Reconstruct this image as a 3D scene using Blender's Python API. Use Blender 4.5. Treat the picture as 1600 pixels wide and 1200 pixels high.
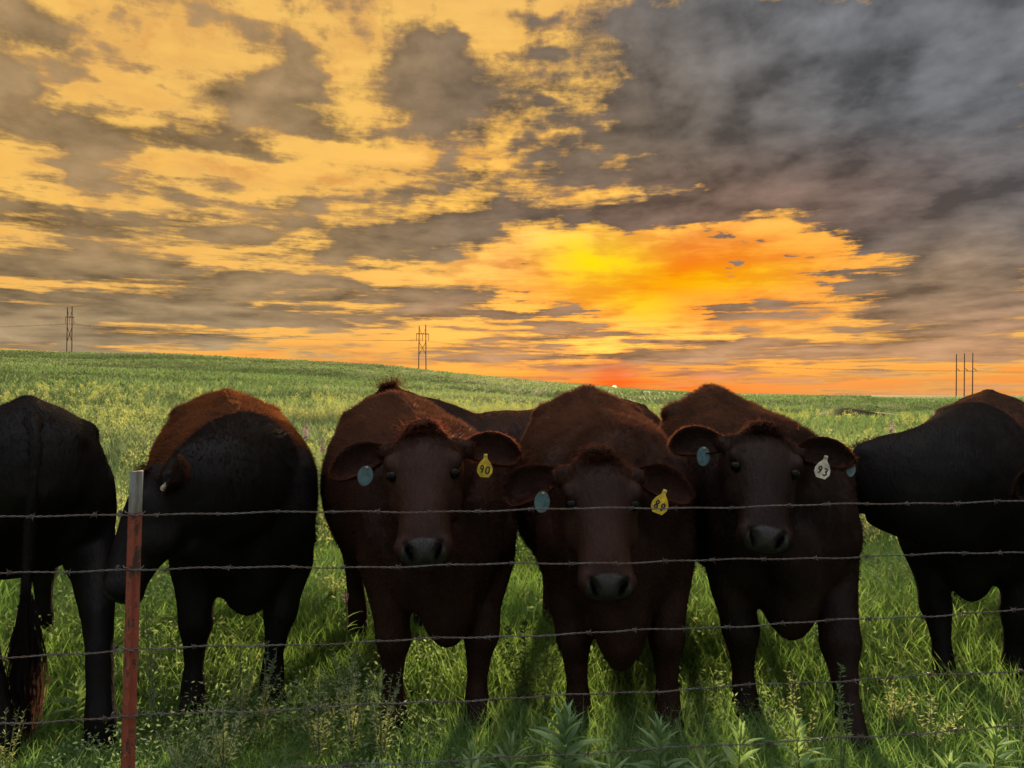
import bpy, bmesh, math, random
import numpy as np
from mathutils import Vector, Matrix

for _o in list(bpy.data.objects):
    bpy.data.objects.remove(_o)
random.seed(7)
RNG = np.random.default_rng(7)
scene = bpy.context.scene
COL = scene.collection

# ------------------------------------------------------------------ camera
CAM_H = 1.47
FPX = 1155.0                      # focal length in photo pixels (1600 wide)
HOR = 617.0                       # photo row of the horizon
cam_d = bpy.data.cameras.new('camera')
cam_d.sensor_width = 36.0
cam_d.lens = 36.0 * FPX / 1600.0
cam_d.clip_start = 0.05
cam_d.clip_end = 9000.0
cam = bpy.data.objects.new('camera', cam_d)
cam.location = (0, 0, CAM_H)
PITCH = math.atan((HOR - 600) / FPX)
cam.rotation_euler = (math.radians(90) + PITCH, 0, 0)
COL.objects.link(cam)
scene.camera = cam

def srgb(r, g, b, a=1.0):
    f = lambda c: (c / 12.92) if c <= 0.04045 else ((c + 0.055) / 1.055) ** 2.4
    return (f(r / 255), f(g / 255), f(b / 255), a)

def azel(px, py):
    """direction of a photo pixel as azimuth / elevation (radians)"""
    x = (px - 800) / FPX
    z = (600 - py) / FPX
    c, s = math.cos(PITCH), math.sin(PITCH)
    d = Vector((x, c - z * s, s + z * c)).normalized()
    return math.atan2(d.x, d.y), math.asin(d.z)

# ------------------------------------------------------------------ view
vs = scene.view_settings
vs.view_transform = 'Standard'
vs.look = 'None'
vs.gamma = 1.0
vs.use_curve_mapping = False
vs.exposure = 1.7

# ------------------------------------------------------------------ sun
SUN_AZ, SUN_EL = azel(960, 606)
SUN_EL_LAMP = math.radians(6.0)
sun_d = bpy.data.lights.new('sun', 'SUN')
sun_d.energy = 5.0
sun_d.angle = math.radians(4.0)
sun_d.color = (1.0, 0.70, 0.44)
sun = bpy.data.objects.new('sun', sun_d)
COL.objects.link(sun)
_sd = Vector((math.sin(SUN_AZ) * math.cos(SUN_EL_LAMP), math.cos(SUN_AZ) * math.cos(SUN_EL_LAMP), math.sin(SUN_EL_LAMP)))
sun.rotation_euler = _sd.to_track_quat('Z', 'Y').to_euler()

# ------------------------------------------------------------------ world
world = bpy.data.worlds.new('World')
scene.world = world
world.cycles.sampling_method = 'NONE'
scene.cycles.use_adaptive_sampling = True
scene.cycles.adaptive_threshold = 0.015
scene.cycles.adaptive_min_samples = 12
world.use_nodes = True
nt = world.node_tree
nt.nodes.clear()

class G:
    """tiny node-graph writer"""
    def __init__(self, nt): self.nt = nt
    def new(self, t): return self.nt.nodes.new(t)
    def put(self, sock, v):
        if v is None: return
        if isinstance(v, bpy.types.NodeSocket): self.nt.links.new(v, sock)
        else: sock.default_value = v
    def m(self, op, a, b=None, c=None, clamp=False):
        n = self.new('ShaderNodeMath'); n.operation = op; n.use_clamp = clamp
        for s, v in zip(n.inputs, (a, b, c)): self.put(s, v)
        return n.outputs[0]
    def v(self, op, a, b=None, scale=None):
        n = self.new('ShaderNodeVectorMath'); n.operation = op
        self.put(n.inputs[0], a); self.put(n.inputs[1], b)
        if scale is not None: self.put(n.inputs['Scale'], scale)
        return n.outputs['Value'] if op in ('LENGTH', 'DOT_PRODUCT', 'DISTANCE') else n.outputs[0]
    def xyz(self, x=0.0, y=0.0, z=0.0):
        n = self.new('ShaderNodeCombineXYZ')
        for s, v in zip(n.inputs, (x, y, z)): self.put(s, v)
        return n.outputs[0]
    def noise(self, vec, scale, detail=6.0, rough=0.55, dist=0.0, lac=2.0, out='Fac'):
        n = self.new('ShaderNodeTexNoise')
        self.put(n.inputs['Vector'], vec); n.inputs['Scale'].default_value = scale
        n.inputs['Detail'].default_value = detail; n.inputs['Roughness'].default_value = rough
        n.inputs['Distortion'].default_value = dist; n.inputs['Lacunarity'].default_value = lac
        return n.outputs[out]
    def mr(self, v, a, b, c=0.0, d=1.0, kind='SMOOTHSTEP'):
        n = self.new('ShaderNodeMapRange'); n.interpolation_type = kind; n.clamp = True
        self.put(n.inputs[0], v)
        for s, q in zip(n.inputs[1:5], (a, b, c, d)): self.put(s, q)
        return n.outputs[0]
    def mix(self, f, a, b, kind='MIX'):
        n = self.new('ShaderNodeMix'); n.data_type = 'RGBA'; n.blend_type = kind; n.clamp_factor = True
        self.put(n.inputs[0], f); self.put(n.inputs[6], a); self.put(n.inputs[7], b)
        return n.outputs[2]
    def ramp(self, f, stops, interp='EASE'):
        n = self.new('ShaderNodeValToRGB'); n.color_ramp.interpolation = interp
        e = n.color_ramp.elements
        while len(e) < len(stops): e.new(0.5)
        for q, (p, c) in zip(e, stops): q.position = p; q.color = c
        self.put(n.inputs[0], f)
        return n.outputs[0]

def build_world():
    g = G(nt)
    tc = g.new('ShaderNodeTexCoord')
    d = g.v('NORMALIZE', tc.outputs['Generated'])
    sep = g.new('ShaderNodeSeparateXYZ'); g.put(sep.inputs[0], d)
    X, Y, Z = sep.outputs
    az = g.m('ARCTAN2', X, Y)
    el = g.m('ARCSINE', Z)
    elp = g.m('MAXIMUM', el, 0.0)
    # cloud-deck coordinate: compressed towards the horizon as a real deck is
    psi = g.m('MULTIPLY', g.m('LOGARITHM', g.m('ADD', elp, 0.06), math.e), 0.72)
    Q = g.xyz(g.m('SINE', az), g.m('COSINE', az), psi)
    P0 = g.xyz(az, el, 0.0)
    # domain warp
    wn = g.noise(Q, 4.6, 5.0, 0.56, out='Color')
    w1 = g.v('MULTIPLY', g.v('SUBTRACT', wn, (0.5, 0.5, 0.5)), (0.17, 0.085, 0.0))
    P = g.v('ADD', P0, w1)
    Pl = g.v('ADD', P0, g.v('SCALE', w1, None, 0.35))   # little warp
    def blob(px, py, rx, ry, rot=0.0, w=1.0, vec=P, soft=0.0):
        a, e = azel(px, py)
        ca = math.cos(a)
        mp = g.new('ShaderNodeMapping'); mp.vector_type = 'TEXTURE'
        g.put(mp.inputs[0], vec)
        mp.inputs['Location'].default_value = (a, e, 0)
        mp.inputs['Rotation'].default_value = (0, 0, math.radians(rot))
        mp.inputs['Scale'].default_value = (rx / FPX * ca, ry / FPX * ca, 1)
        return g.mr(g.v('LENGTH', mp.outputs[0]), soft, 1.0, w, 0.0)
    def total(lst, vec=P):
        acc = None
        for i, b in enumerate(lst):
            if i % 5 == 4:      # chain the look-ups so the shader compiler does not keep them all alive at once
                n = g.new('ShaderNodeVectorMath'); n.operation = 'MULTIPLY_ADD'
                g.put(n.inputs[0], acc); n.inputs[1].default_value = (1e-9, 1e-9, 1e-9); g.put(n.inputs[2], vec)
                vec = n.outputs[0]
            s = blob(*b, vec=vec)
            acc = s if acc is None else g.m('ADD', acc, s)
        return acc
    # ---- cover: where the photograph's clouds stand (photo px -> direction)
    clouds = [
        (1450, 110, 680, 350, -8, 1.55), (1180, 250, 460, 150, -6, 1.2), (1040, 120, 250, 190, 0, 0.85), (1560, 330, 330, 120, 0, 0.9),
        (1120, 318, 420, 62, 2, 1.0),
        (1330, 105, 120, 80, 0, 0.7), (1490, 312, 140, 50, 0, 0.6), (1575, 465, 190, 80, 0, 0.7), (1190, 20, 120, 40, 0, 0.5), (1510, 420, 230, 120, 18, 1.15), (1420, 470, 190, 70, 20, 0.75),
        (690, 105, 110, 105, 10, 0.95), (790, 165, 150, 85, -10, 0.95), (640, 60, 60, 60, 0, 0.4),
        (730, 300, 190, 62, 4, 0.85), (820, 335, 220, 50, 0, 0.7), (880, 255, 90, 45, 0, 0.35),
        (450, 160, 170, 46, -8, 0.95), (600, 205, 120, 34, -6, 0.6), (520, 205, 150, 30, 0, 0.5),
        (250, 205, 260, 42, -4, 0.85), (70, 215, 220, 62, -4, 0.8), (330, 235, 230, 26, 2, 0.5),
        (60, 30, 150, 50, -32, 0.7), (10, 60, 90, 40, -20, 0.5), (430, 10, 40, 30, 0, 0.5),
        (330, 95, 110, 40, -40, 0.35), (230, 110, 90, 22, -20, 0.3),
        (160, 345, 330, 40, 1, 1.0), (480, 330, 170, 26, 4, 0.55), (620, 370, 340, 42, 2, 1.0),
        (250, 440, 430, 34, 0, 0.85), (640, 410, 260, 20, 3, 0.55), (60, 475, 260, 44, 0, 0.85),
        (520, 485, 380, 40, 0, 0.9), (120, 525, 420, 40, 0, 1.1), (330, 505, 380, 34, 0, 0.8), (200, 470, 420, 30, 0, 0.5), (200, 420, 800, 190, 0, 0.48), (330, 130, 560, 220, 0, 0.30), (300, 300, 260, 24, 0, 0.25), (480, 110, 90, 50, -30, 0.45), (640, 130, 90, 60, 0, 0.3), (860, 472, 130, 18, 2, 0.8),
        (740, 478, 170, 22, 0, 0.6), (890, 520, 230, 22, 0, 0.6), (1110, 478, 60, 22, 0, 0.75),
        (980, 556, 520, 44, 0, 0.85), (860, 100, 110, 90, 0, 0.5), (950, 190, 120, 60, 0, 0.45), (1010, 552, 420, 26, 0, 0.45), (1330, 560, 330, 40, 4, 0.6), (1560, 520, 210, 60, 0, 0.7),
        (720, 555, 90, 22, -10, 0.45), (30, 420, 160, 30, 0, 0.5),
    ]
    holes = [
        (930, 410, 190, 75, 0, 1.3), (1130, 420, 250, 95, 8, 1.5), (1000, 485, 130, 55, -14, 0.85), (1130, 510, 150, 22, 6, 0.6),
        (560, 555, 330, 24, -3, 0.8), (1250, 600, 330, 20, 0, 0.5), (930, 540, 46, 12, 12, 0.7),
        (260, 55, 190, 90, -10, 0.6), (140, 130, 220, 60, -10, 0.5), (500, 60, 120, 70, 0, 0.35),
        (330, 275, 330, 38, 2, 0.55), (660, 250, 130, 32, 0, 0.35), (940, 235, 110, 50, -24, 0.55), (860, 320, 60, 20, 0, 0.4),
        (330, 392, 260, 14, 0, 0.35), (800, 430, 130, 30, 0, 0.7),
    ]
    cover = g.m('MULTIPLY', g.m('SUBTRACT', total(clouds), total(holes)), 0.72)
    # ---- texture of the deck
    f_big = g.noise(Q, 7.5, 9.0, 0.595)
    f_off = g.noise(g.v('ADD', Q, (0.020, -0.004, -0.030)), 7.5, 6.0, 0.595)
    lit = g.m('SUBTRACT', f_big, f_off)
    bil = g.m('ABSOLUTE', g.m('SUBTRACT', g.noise(g.v('ADD', Q, g.v('SCALE', w1, None, 0.35)), 15.0, 5.0, 0.52), 0.5))
    tex = g.m('MULTIPLY', g.m('SUBTRACT', f_big, 0.5), 4.6)
    tex = g.m('ADD', tex, g.m('MULTIPLY', g.m('SUBTRACT', bil, 0.10), 2.4))
    # outside the part of the sky in view the same broken deck goes on
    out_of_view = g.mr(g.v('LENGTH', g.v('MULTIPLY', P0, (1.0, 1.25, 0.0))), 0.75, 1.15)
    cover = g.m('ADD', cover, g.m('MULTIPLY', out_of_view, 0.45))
    # stretched streaks, strongest low in the sky
    veil = g.noise(g.v('MULTIPLY', Q, (1.0, 1.0, 3.4)), 6.0, 6.0, 0.64)
    lowk = g.mr(el, azel(800, 480)[1], azel(800, 100)[1], 3.6, 1.5)
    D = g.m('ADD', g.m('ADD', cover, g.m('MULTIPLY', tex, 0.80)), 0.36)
    D = g.m('ADD', D, g.m('MULTIPLY', g.m('SUBTRACT', veil, 0.5), lowk))
    # ---- clear air behind the clouds
    tow = g.mr(g.m('COSINE', g.m('SUBTRACT', az, SUN_AZ)), -0.6, 0.75)          # towards / away from the sun
    warm = g.ramp(g.m('MULTIPLY', elp, 1 / 1.2), [
        (0.00, srgb(250, 150, 66)), (0.07, srgb(250, 172, 80)), (0.20, srgb(252, 188, 80)),
        (0.36, srgb(250, 192, 88)), (0.48, srgb(240, 188, 98)), (0.75, srgb(238, 228, 218)), (1.0, srgb(255, 255, 255))])
    cool = g.ramp(g.m('MULTIPLY', elp, 1 / 1.4), [
        (0.0, srgb(150, 148, 160)), (0.30, srgb(186, 192, 208)), (0.65, srgb(240, 242, 250)), (1.0, srgb(255, 255, 255))])
    clear = g.mix(tow, cool, warm)
    sky = g.new('ShaderNodeTexSky'); sky.sky_type = 'NISHITA'; sky.sun_disc = False
    sky.sun_elevation = SUN_EL_LAMP; sky.sun_rotation = SUN_AZ
    sky.dust_density = 3.0; sky.air_density = 1.4
    nish = g.v('SCALE', sky.outputs[0], None, 0.10)
    clear = g.mix(0.15, clear, nish)
    # thin high cloud in the clear air
    sh = g.noise(g.v('ADD', Q, g.v('SCALE', w1, None, 0.5)), 7.5, 5.0, 0.58)
    thin = g.mr(g.m('ADD', f_big, g.m('MULTIPLY', g.m('SUBTRACT', veil, 0.5), 0.8)), 0.34, 0.66)
    clear = g.mix(g.m('MULTIPLY', thin, 0.80), g.v('SCALE', clear, None, 1.06), g.mix(tow, srgb(186, 188, 198), srgb(216, 154, 88)))
    wisp = g.mr(g.m('ADD', sh, g.m('MULTIPLY', lit, 0.9)), 0.50, 0.66)
    clear = g.mix(g.m('MULTIPLY', wisp, 0.65), clear, g.mix(tow, srgb(176, 178, 190), srgb(206, 136, 76)))
    # light near the sun behind the deck
    gl_o = blob(1070, 435, 470, 120, 4, 1.0, vec=Pl)
    clear = g.mix(gl_o, clear, g.mix(thin, srgb(255, 160, 2), srgb(248, 124, 10)))
    gl_y = g.m('MAXIMUM', blob(935, 408, 150, 84, 0, 1.0, vec=Pl), blob(1160, 432, 170, 36, 2, 0.6, vec=Pl))
    gl_y = g.m('MAXIMUM', gl_y, blob(985, 470, 140, 46, -20, 0.6, vec=Pl))
    gl_y = g.m('MULTIPLY', gl_y, g.mr(f_big, 0.40, 0.60, 1.0, 0.45))
    clear = g.mix(gl_y, clear, srgb(255, 226, 10))
    gl_r = blob(975, 612, 330, 62, 0, 1.0, vec=Pl)
    clear = g.mix(gl_r, clear, srgb(250, 116, 38))
    # ---- cloud bodies
    left_brown = srgb(144, 118, 84)
    dark_mid = srgb(114, 98, 82)
    slate = srgb(102, 103, 106)
    purple = srgb(124, 98, 84)
    body = g.mix(g.mr(az, azel(350, 300)[0], azel(900, 300)[0]), left_brown, dark_mid)
    body = g.mix(g.mr(g.m('ADD', az, g.m('MULTIPLY', el, 0.9)), azel(1000, 300)[0] + 0.2, azel(1350, 150)[0] + 0.38), body, slate)
    body = g.mix(blob(1160, 330, 560, 130, 0, 0.8, vec=Pl), body, purple)
    lowwarm = g.mr(el, azel(800, 570)[1], azel(800, 400)[1], 1.0, 0.0)
    body = g.mix(g.m('MULTIPLY', lowwarm, 0.85), body, g.mix(g.mr(az, azel(300, 500)[0], azel(800, 500)[0]), srgb(160, 138, 106), srgb(184, 138, 98)))
    body = g.mix(blob(960, 606, 380, 44, 0, 0.8, vec=Pl), body, srgb(230, 118, 56))
    body = g.mix(blob(1480, 430, 260, 130, 10, 0.7, vec=Pl), body, srgb(146, 120, 92))
    body = g.mix(g.m('SUBTRACT', 1.0, tow), body, srgb(138, 140, 150))
    body = g.mix(g.mr(el, 0.62, 1.1), body, srgb(236, 240, 248))  # overhead cloud whitened out of view to add fill light
    # shading inside the bodies
    shf = g.mr(sh, 0.36, 0.66, 0.70, 1.36, 'LINEAR')
    shf = g.m('ADD', shf, g.m('MULTIPLY', lit, 1.7))
    shf = g.m('MAXIMUM', shf, 0.55)
    body = g.v('SCALE', body, None, shf)
    # ---- sun-lit fringes
    fr_near = blob(1000, 360, 760, 420, 0, 1.0, vec=Pl)
    fringe_c = g.mix(fr_near, srgb(255, 204, 106), srgb(255, 186, 60))
    fringe_c = g.mix(blob(1120, 440, 460, 150, 0, 1.0, vec=Pl), fringe_c, srgb(255, 150, 10))
    fringe_c = g.mix(blob(960, 560, 600, 60, 0, 0.7, vec=Pl), fringe_c, srgb(250, 146, 48))
    fringe_c = g.mix(g.m('SUBTRACT', 1.0, tow), fringe_c, srgb(190, 188, 196))
    a_cl = g.mr(D, 0.24, g.mr(gl_o, 0.0, 0.6, 1.0, 0.52))
    col = g.mix(g.mr(D, -0.35, 0.42), clear, g.mix(0.28, clear, fringe_c))
    bump = g.m('MULTIPLY', g.mr(D, 0.16, 0.42), g.mr(D, 0.42, 0.75, 1.0, 0.0))
    col = g.mix(g.m('MULTIPLY', bump, 0.35), col, fringe_c)
    col = g.mix(a_cl, col, body)
    # haze hugging the horizon
    hz = g.mr(el, 0.0, 0.035, 0.4, 0.0)
    col = g.mix(g.m('MULTIPLY', hz, tow), col, g.mix(gl_r, srgb(240, 152, 84), srgb(252, 122, 36)))
    # the sun's own disc, low on the horizon
    sdir = (math.sin(SUN_AZ) * math.cos(SUN_EL), math.cos(SUN_AZ) * math.cos(SUN_EL), math.sin(SUN_EL))
    dist = g.v('DISTANCE', d, sdir)
    disc = g.mr(dist, 0.0020, 0.0042, 1.0, 0.0)
    halo = g.mr(dist, 0.003, 0.05, 0.6, 0.0)
    col = g.mix(halo, col, srgb(255, 88, 24))
    col = g.mix(disc, col, (5.0, 2.6, 1.1, 1))
    col = g.v('SCALE', col, None, g.mr(g.v('LENGTH', g.v('MULTIPLY', P0, (1.0, 1.2, 0.0))), 0.8, 1.5, 1.0, 1.0))
    col = g.v('SCALE', col, None, g.mr(el, 0.62, 1.25, 1.0, 1.8))      # overhead sky boosted out of view, added fill for grass and cattle
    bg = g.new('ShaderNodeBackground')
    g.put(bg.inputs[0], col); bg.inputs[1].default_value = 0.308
    out = g.new('ShaderNodeOutputWorld')
    nt.links.new(bg.outputs[0], out.inputs[0])
build_world()

# ------------------------------------------------------------------ helpers
def tag(o, label=None, cat=None, group=None, kind=None):
    if label: o['label'] = label
    if cat: o['category'] = cat
    if group: o['group'] = group
    if kind: o['kind'] = kind
    return o

def mesh_np(name, verts, faces, mat=None, parent=None, smooth=False, attrs=None, normals=None, slots=None):
    """verts (N,3) array, faces: list of arrays (M,k) or list of tuples"""
    me = bpy.data.meshes.new(name)
    verts = np.asarray(verts, dtype=np.float32)
    groups = faces if isinstance(faces, list) and len(faces) and isinstance(faces[0], np.ndarray) else None
    if groups is None:
        me.from_pydata(verts.tolist(), [], [tuple(int(i) for i in f) for f in faces])
    else:
        me.vertices.add(len(verts)); me.vertices.foreach_set('co', verts.ravel())
        nl = sum(f.size for f in groups); nf = sum(len(f) for f in groups)
        me.loops.add(nl); me.polygons.add(nf)
        me.loops.foreach_set('vertex_index', np.concatenate([f.ravel() for f in groups]).astype(np.int32))
        tot = np.concatenate([np.full(len(f), f.shape[1], np.int32) for f in groups])
        start = np.concatenate([[0], np.cumsum(tot)[:-1]]).astype(np.int32)
        me.polygons.foreach_set('loop_start', start)
        me.update(calc_edges=True)
    if smooth: me.polygons.foreach_set('use_smooth', np.ones(len(me.polygons), dtype=bool))
    for k, a in (attrs or {}).items():
        at = me.attributes.new(k, 'FLOAT', 'POINT'); at.data.foreach_set('value', np.asarray(a, np.float32))
    if normals is not None:
        me.polygons.foreach_set('use_smooth', np.ones(len(me.polygons), dtype=bool))
        me.normals_split_custom_set_from_vertices(np.asarray(normals, np.float32))
    o = bpy.data.objects.new(name, me)
    COL.objects.link(o)
    for m in (mat if isinstance(mat, (list, tuple)) else [mat]):
        if m: me.materials.append(m)
    if slots is not None: me.polygons.foreach_set('material_index', np.asarray(slots, np.int32))
    if parent: o.parent = parent
    return o

def empty(name, loc, rz=0.0):
    e = bpy.data.objects.new(name, None); COL.objects.link(e)
    e.location = loc; e.rotation_euler = (0, 0, rz); e.empty_display_size = 0.1
    return e

def new_mat(name):
    m = bpy.data.materials.new(name); m.use_nodes = True; m.node_tree.nodes.clear()
    return m, G(m.node_tree)

def finish(g, sh, disp=None):
    o = g.new('ShaderNodeOutputMaterial'); g.nt.links.new(sh, o.inputs[0])

def principled(g, col, rough=0.6, metal=0.0, spec=0.5, normal=None, **kw):
    b = g.new('ShaderNodeBsdfPrincipled')
    g.put(b.inputs['Base Color'], col); g.put(b.inputs['Roughness'], rough); g.put(b.inputs['Metallic'], metal)
    g.put(b.inputs['Specular IOR Level'], spec)
    if normal is not None: g.put(b.inputs['Normal'], normal)
    for k, v in kw.items(): g.put(b.inputs[k], v)
    return b.outputs[0]

def bump(g, h, strength=0.5, dist=0.02):
    b = g.new('ShaderNodeBump'); b.inputs['Strength'].default_value = strength; b.inputs['Distance'].default_value = dist
    g.put(b.inputs['Height'], h); return b.outputs[0]

def leaf_shader(g, col, trans_col, trans=0.45, rough=0.45, gloss=0.04):
    d = g.new('ShaderNodeBsdfDiffuse'); g.put(d.inputs[0], col)
    t = g.new('ShaderNodeBsdfTranslucent'); g.put(t.inputs[0], trans_col)
    m = g.new('ShaderNodeMixShader'); m.inputs[0].default_value = trans
    g.nt.links.new(d.outputs[0], m.inputs[1]); g.nt.links.new(t.outputs[0], m.inputs[2])
    gl = g.new('ShaderNodeBsdfGlossy'); gl.inputs['Roughness'].default_value = rough; gl.inputs[0].default_value = (0.6, 0.65, 0.6, 1)
    m2 = g.new('ShaderNodeMixShader'); m2.inputs[0].default_value = gloss
    g.nt.links.new(m.outputs[0], m2.inputs[1]); g.nt.links.new(gl.outputs[0], m2.inputs[2])
    return m2.outputs[0]

def attr(g, name):
    a = g.new('ShaderNodeAttribute'); a.attribute_name = name; return a.outputs['Fac']

def vnoise(x, y, seed=0):
    """smooth 2-D value noise, 0..1"""
    r = np.random.default_rng(seed); T = r.random((256, 256))
    xi = np.floor(x).astype(int); yi = np.floor(y).astype(int)
    fx = x - xi; fy = y - yi; fx = fx * fx * (3 - 2 * fx); fy = fy * fy * (3 - 2 * fy)
    a = T[xi % 256, yi % 256]; b = T[(xi + 1) % 256, yi % 256]
    c = T[xi % 256, (yi + 1) % 256]; d = T[(xi + 1) % 256, (yi + 1) % 256]
    return (a * (1 - fx) + b * fx) * (1 - fy) + (c * (1 - fx) + d * fx) * fy

def at(px, py, depth):
    """world point seen at a photo pixel at a given distance along +Y"""
    return Vector(((px - 800) / FPX * depth, depth, CAM_H - (py - HOR) / FPX * depth))

# ------------------------------------------------------------------ terrain
_PX = np.array([-400, 0, 150, 300, 450, 600, 700, 800, 900, 1000, 1100, 1200, 1400, 1600, 2000], float)
_PY = np.array([549, 550, 553, 557.5, 563, 572, 581, 591, 600, 607, 610.5, 613, 615.8, 616.8, 617], float)
_PA = np.arctan((_PX - 800) / FPX)
_PE = (HOR - _PY) / FPX
CREST = 285.0

def ground_z(x, y):
    x = np.asarray(x, float); y = np.asarray(y, float)
    r = np.hypot(x, y) + 1e-6
    a = np.arctan2(x, y)
    e = np.interp(a, _PA, _PE) 
    e = (e + np.interp(a - 0.03, _PA, _PE) + np.interp(a + 0.03, _PA, _PE)) / 3
    front = np.clip((y / r + 0.1) / 0.6, 0, 1)
    crest_z = CAM_H * 0.9 + e * CREST * np.clip(np.cos(a), 0.5, 1) - 0.5 * np.clip(e / 0.03, 0, 1)
    crest_z = np.where(e < 0.0015, 0.35, crest_z - CAM_H * 0.9 * np.clip((0.012 - e) / 0.012, 0, 1) * 0.75)
    t = np.clip((r - 12) / (CREST - 12), 0, 1)
    S = t * t * (3 - 2 * t) * 0.55 + t * 0.45
    z = crest_z * S * front
    fall = np.clip((r - CREST) / 500, 0, 1)
    z = z * (1 - 0.75 * fall * fall * (3 - 2 * fall))
    amp = np.clip((r - 14) / 60, 0, 1) * (1 - np.clip((r - 200) / 80, 0, 1))
    roll = np.sin(r / 9.5 + 2.2 * np.sin(a * 3.1) + 0.6) * 0.5 + np.sin(r / 23.0 + a * 5 + 1.0)
    roll = roll + (vnoise(x / 11 + 40, y / 11 + 7, 3) - 0.5) * 1.6
    z = z + amp * roll * 0.42
    # washed-out hollow in the flat to the right
    hx, hy = 26.0, 53.0
    q = ((x - hx) / 4.2) ** 2 + ((y - hy) / 4.0) ** 2
    z = z - 0.15 * np.exp(-q * q) + 0.80 * np.exp(-(((x - hx) / 2.9) ** 4) - ((y - hy - 2.6) / 1.5) ** 2)
    near = np.clip((r - 1.5) / 8, 0, 1)
    z = z + near * (vnoise(x / 1.7 + 9, y / 1.7, 5) - 0.5) * 0.05
    return z

def build_ground():
    rr = np.concatenate([[0.0], np.geomspace(0.6, 4200, 210)])
    fa = np.radians(np.linspace(-52, 52, 261)); ba = np.radians(np.linspace(52, 308, 70))[1:-1]
    aa = np.concatenate([fa, ba]); na = len(aa)
    R, A = np.meshgrid(rr, aa, indexing='ij')
    X = R * np.sin(A); Y = R * np.cos(A); Z = ground_z(X, Y)
    V = np.stack([X, Y, Z], -1).reshape(-1, 3)
    i = np.arange(len(rr) - 1)[:, None]; j = np.arange(na)[None, :]; j2 = (j + 1) % na
    F = np.stack([i * na + j, (i + 1) * na + j, (i + 1) * na + j2, i * na + j2], -1).reshape(-1, 4)
    F = F[:, ::-1]
    m, g = new_mat('meadow_ground')
    geo = g.new('ShaderNodeNewGeometry'); pos = geo.outputs['Position']
    n1 = g.noise(g.v('MULTIPLY', pos, (1.0, 1.0, 0.3)), 0.055, 6.0, 0.62)
    n2 = g.noise(g.v('MULTIPLY', pos, (1.0, 0.35, 0.3)), 0.9, 6.0, 0.7)
    n3 = g.noise(g.v('MULTIPLY', pos, (1.0, 0.5, 0.3)), 0.22, 5.0, 0.65)
    c = g.mix(g.mr(n1, 0.35, 0.65), (0.12, 0.165, 0.036, 1), (0.18, 0.215, 0.065, 1))
    c = g.mix(g.mr(n3, 0.40, 0.66), c, (0.10, 0.155, 0.032, 1))
    c = g.mix(g.m('MULTIPLY', g.mr(n2, 0.48, 0.72), 0.6), c, (0.25, 0.27, 0.11, 1))
    # bare soil of the washed-out hollow
    soil = g.v('LENGTH', g.v('MULTIPLY', g.v('SUBTRACT', pos, (26.0, 53.6, 0.0)), (1 / 3.4, 1 / 3.0, 0.0)))
    soil = g.m('MULTIPLY', g.mr(soil, 0.55, 1.0, 1.0, 0.0), 0.9)
    c = g.mix(soil, c, (0.045, 0.034, 0.024, 1))
    h = g.m('ADD', n2, g.noise(pos, 4.0, 4.0, 0.7))
    finish(g, principled(g, c, 0.95, spec=0.1, normal=bump(g, h, 0.9, 0.35)))
    o = mesh_np('meadow_ground', V, [F], m, smooth=True)
    tag(o, kind='structure')
build_ground()

# ------------------------------------------------------------------ grass
def blades(n_list):
    """ribbons: arrays x, y, height, width, lean; returns verts, faces, tint"""
    x, y, h, w, lean, tint, seg = n_list
    n = len(x)
    z = ground_z(x, y)
    th = RNG.random(n) * 2 * np.pi
    dx, dy = np.cos(th), np.sin(th)                       # lean direction
    ph = RNG.random(n) * 2 * np.pi
    sx, sy = np.cos(ph), np.sin(ph)                       # ribbon side
    vs = []
    for k in range(seg + 1):
        t = k / seg
        cx = x + dx * lean * h * t ** 2
        cy = y + dy * lean * h * t ** 2
        cz = z - 0.02 + h * (t - 0.22 * lean * t ** 2)
        ww = w * (1 - t ** 1.6) * (0.55 + 0.9 * min(t * 2, 1) * (1 if seg > 1 else 1))
        if k < seg:
            vs.append(np.stack([cx - sx * ww, cy - sy * ww, cz], -1)); vs.append(np.stack([cx + sx * ww, cy + sy * ww, cz], -1))
        else:
            vs.append(np.stack([cx, cy, cz], -1))
    per = 2 * seg + 1
    V = np.stack(vs, 1).reshape(-1, 3)
    b = np.arange(n)[:, None] * per
    fs = []
    for k in range(seg - 1):
        fs.append(b + np.array([[2 * k, 2 * k + 1, 2 * k + 3, 2 * k + 2]]))
    tri = b + np.array([[2 * seg - 2, 2 * seg - 1, 2 * seg]])
    q = np.concatenate(fs) if fs else None
    return V, q, tri, np.repeat(tint, per)

def scatter(n, d0, d1, half=0.80):
    d = d0 * np.exp(RNG.random(n) * math.log(d1 / d0))
    a = (RNG.random(n) * 2 - 1) * half
    return d * np.sin(a), d * np.cos(a), d

def grass_mat(name, dark, light, pale, tr):
    m, g = new_mat(name)
    t = attr(g, 'tint')
    c = g.ramp(t, [(0.0, dark), (0.5, light), (0.86, pale), (1.0, (0.34, 0.30, 0.13, 1))], 'LINEAR')
    ct = g.v('MULTIPLY', c, (1.15, 1.35, 0.85))
    finish(g, leaf_shader(g, c, ct, tr, 0.5, 0.02))
    return m

GRASS = grass_mat('grass_blade', (0.115, 0.205, 0.060, 1), (0.195, 0.320, 0.095, 1), (0.32, 0.40, 0.17, 1), 0.50)
FIELD = grass_mat('field_grass', (0.125, 0.195, 0.085, 1), (0.170, 0.240, 0.110, 1), (0.25, 0.30, 0.17, 1), 0.30)

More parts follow.
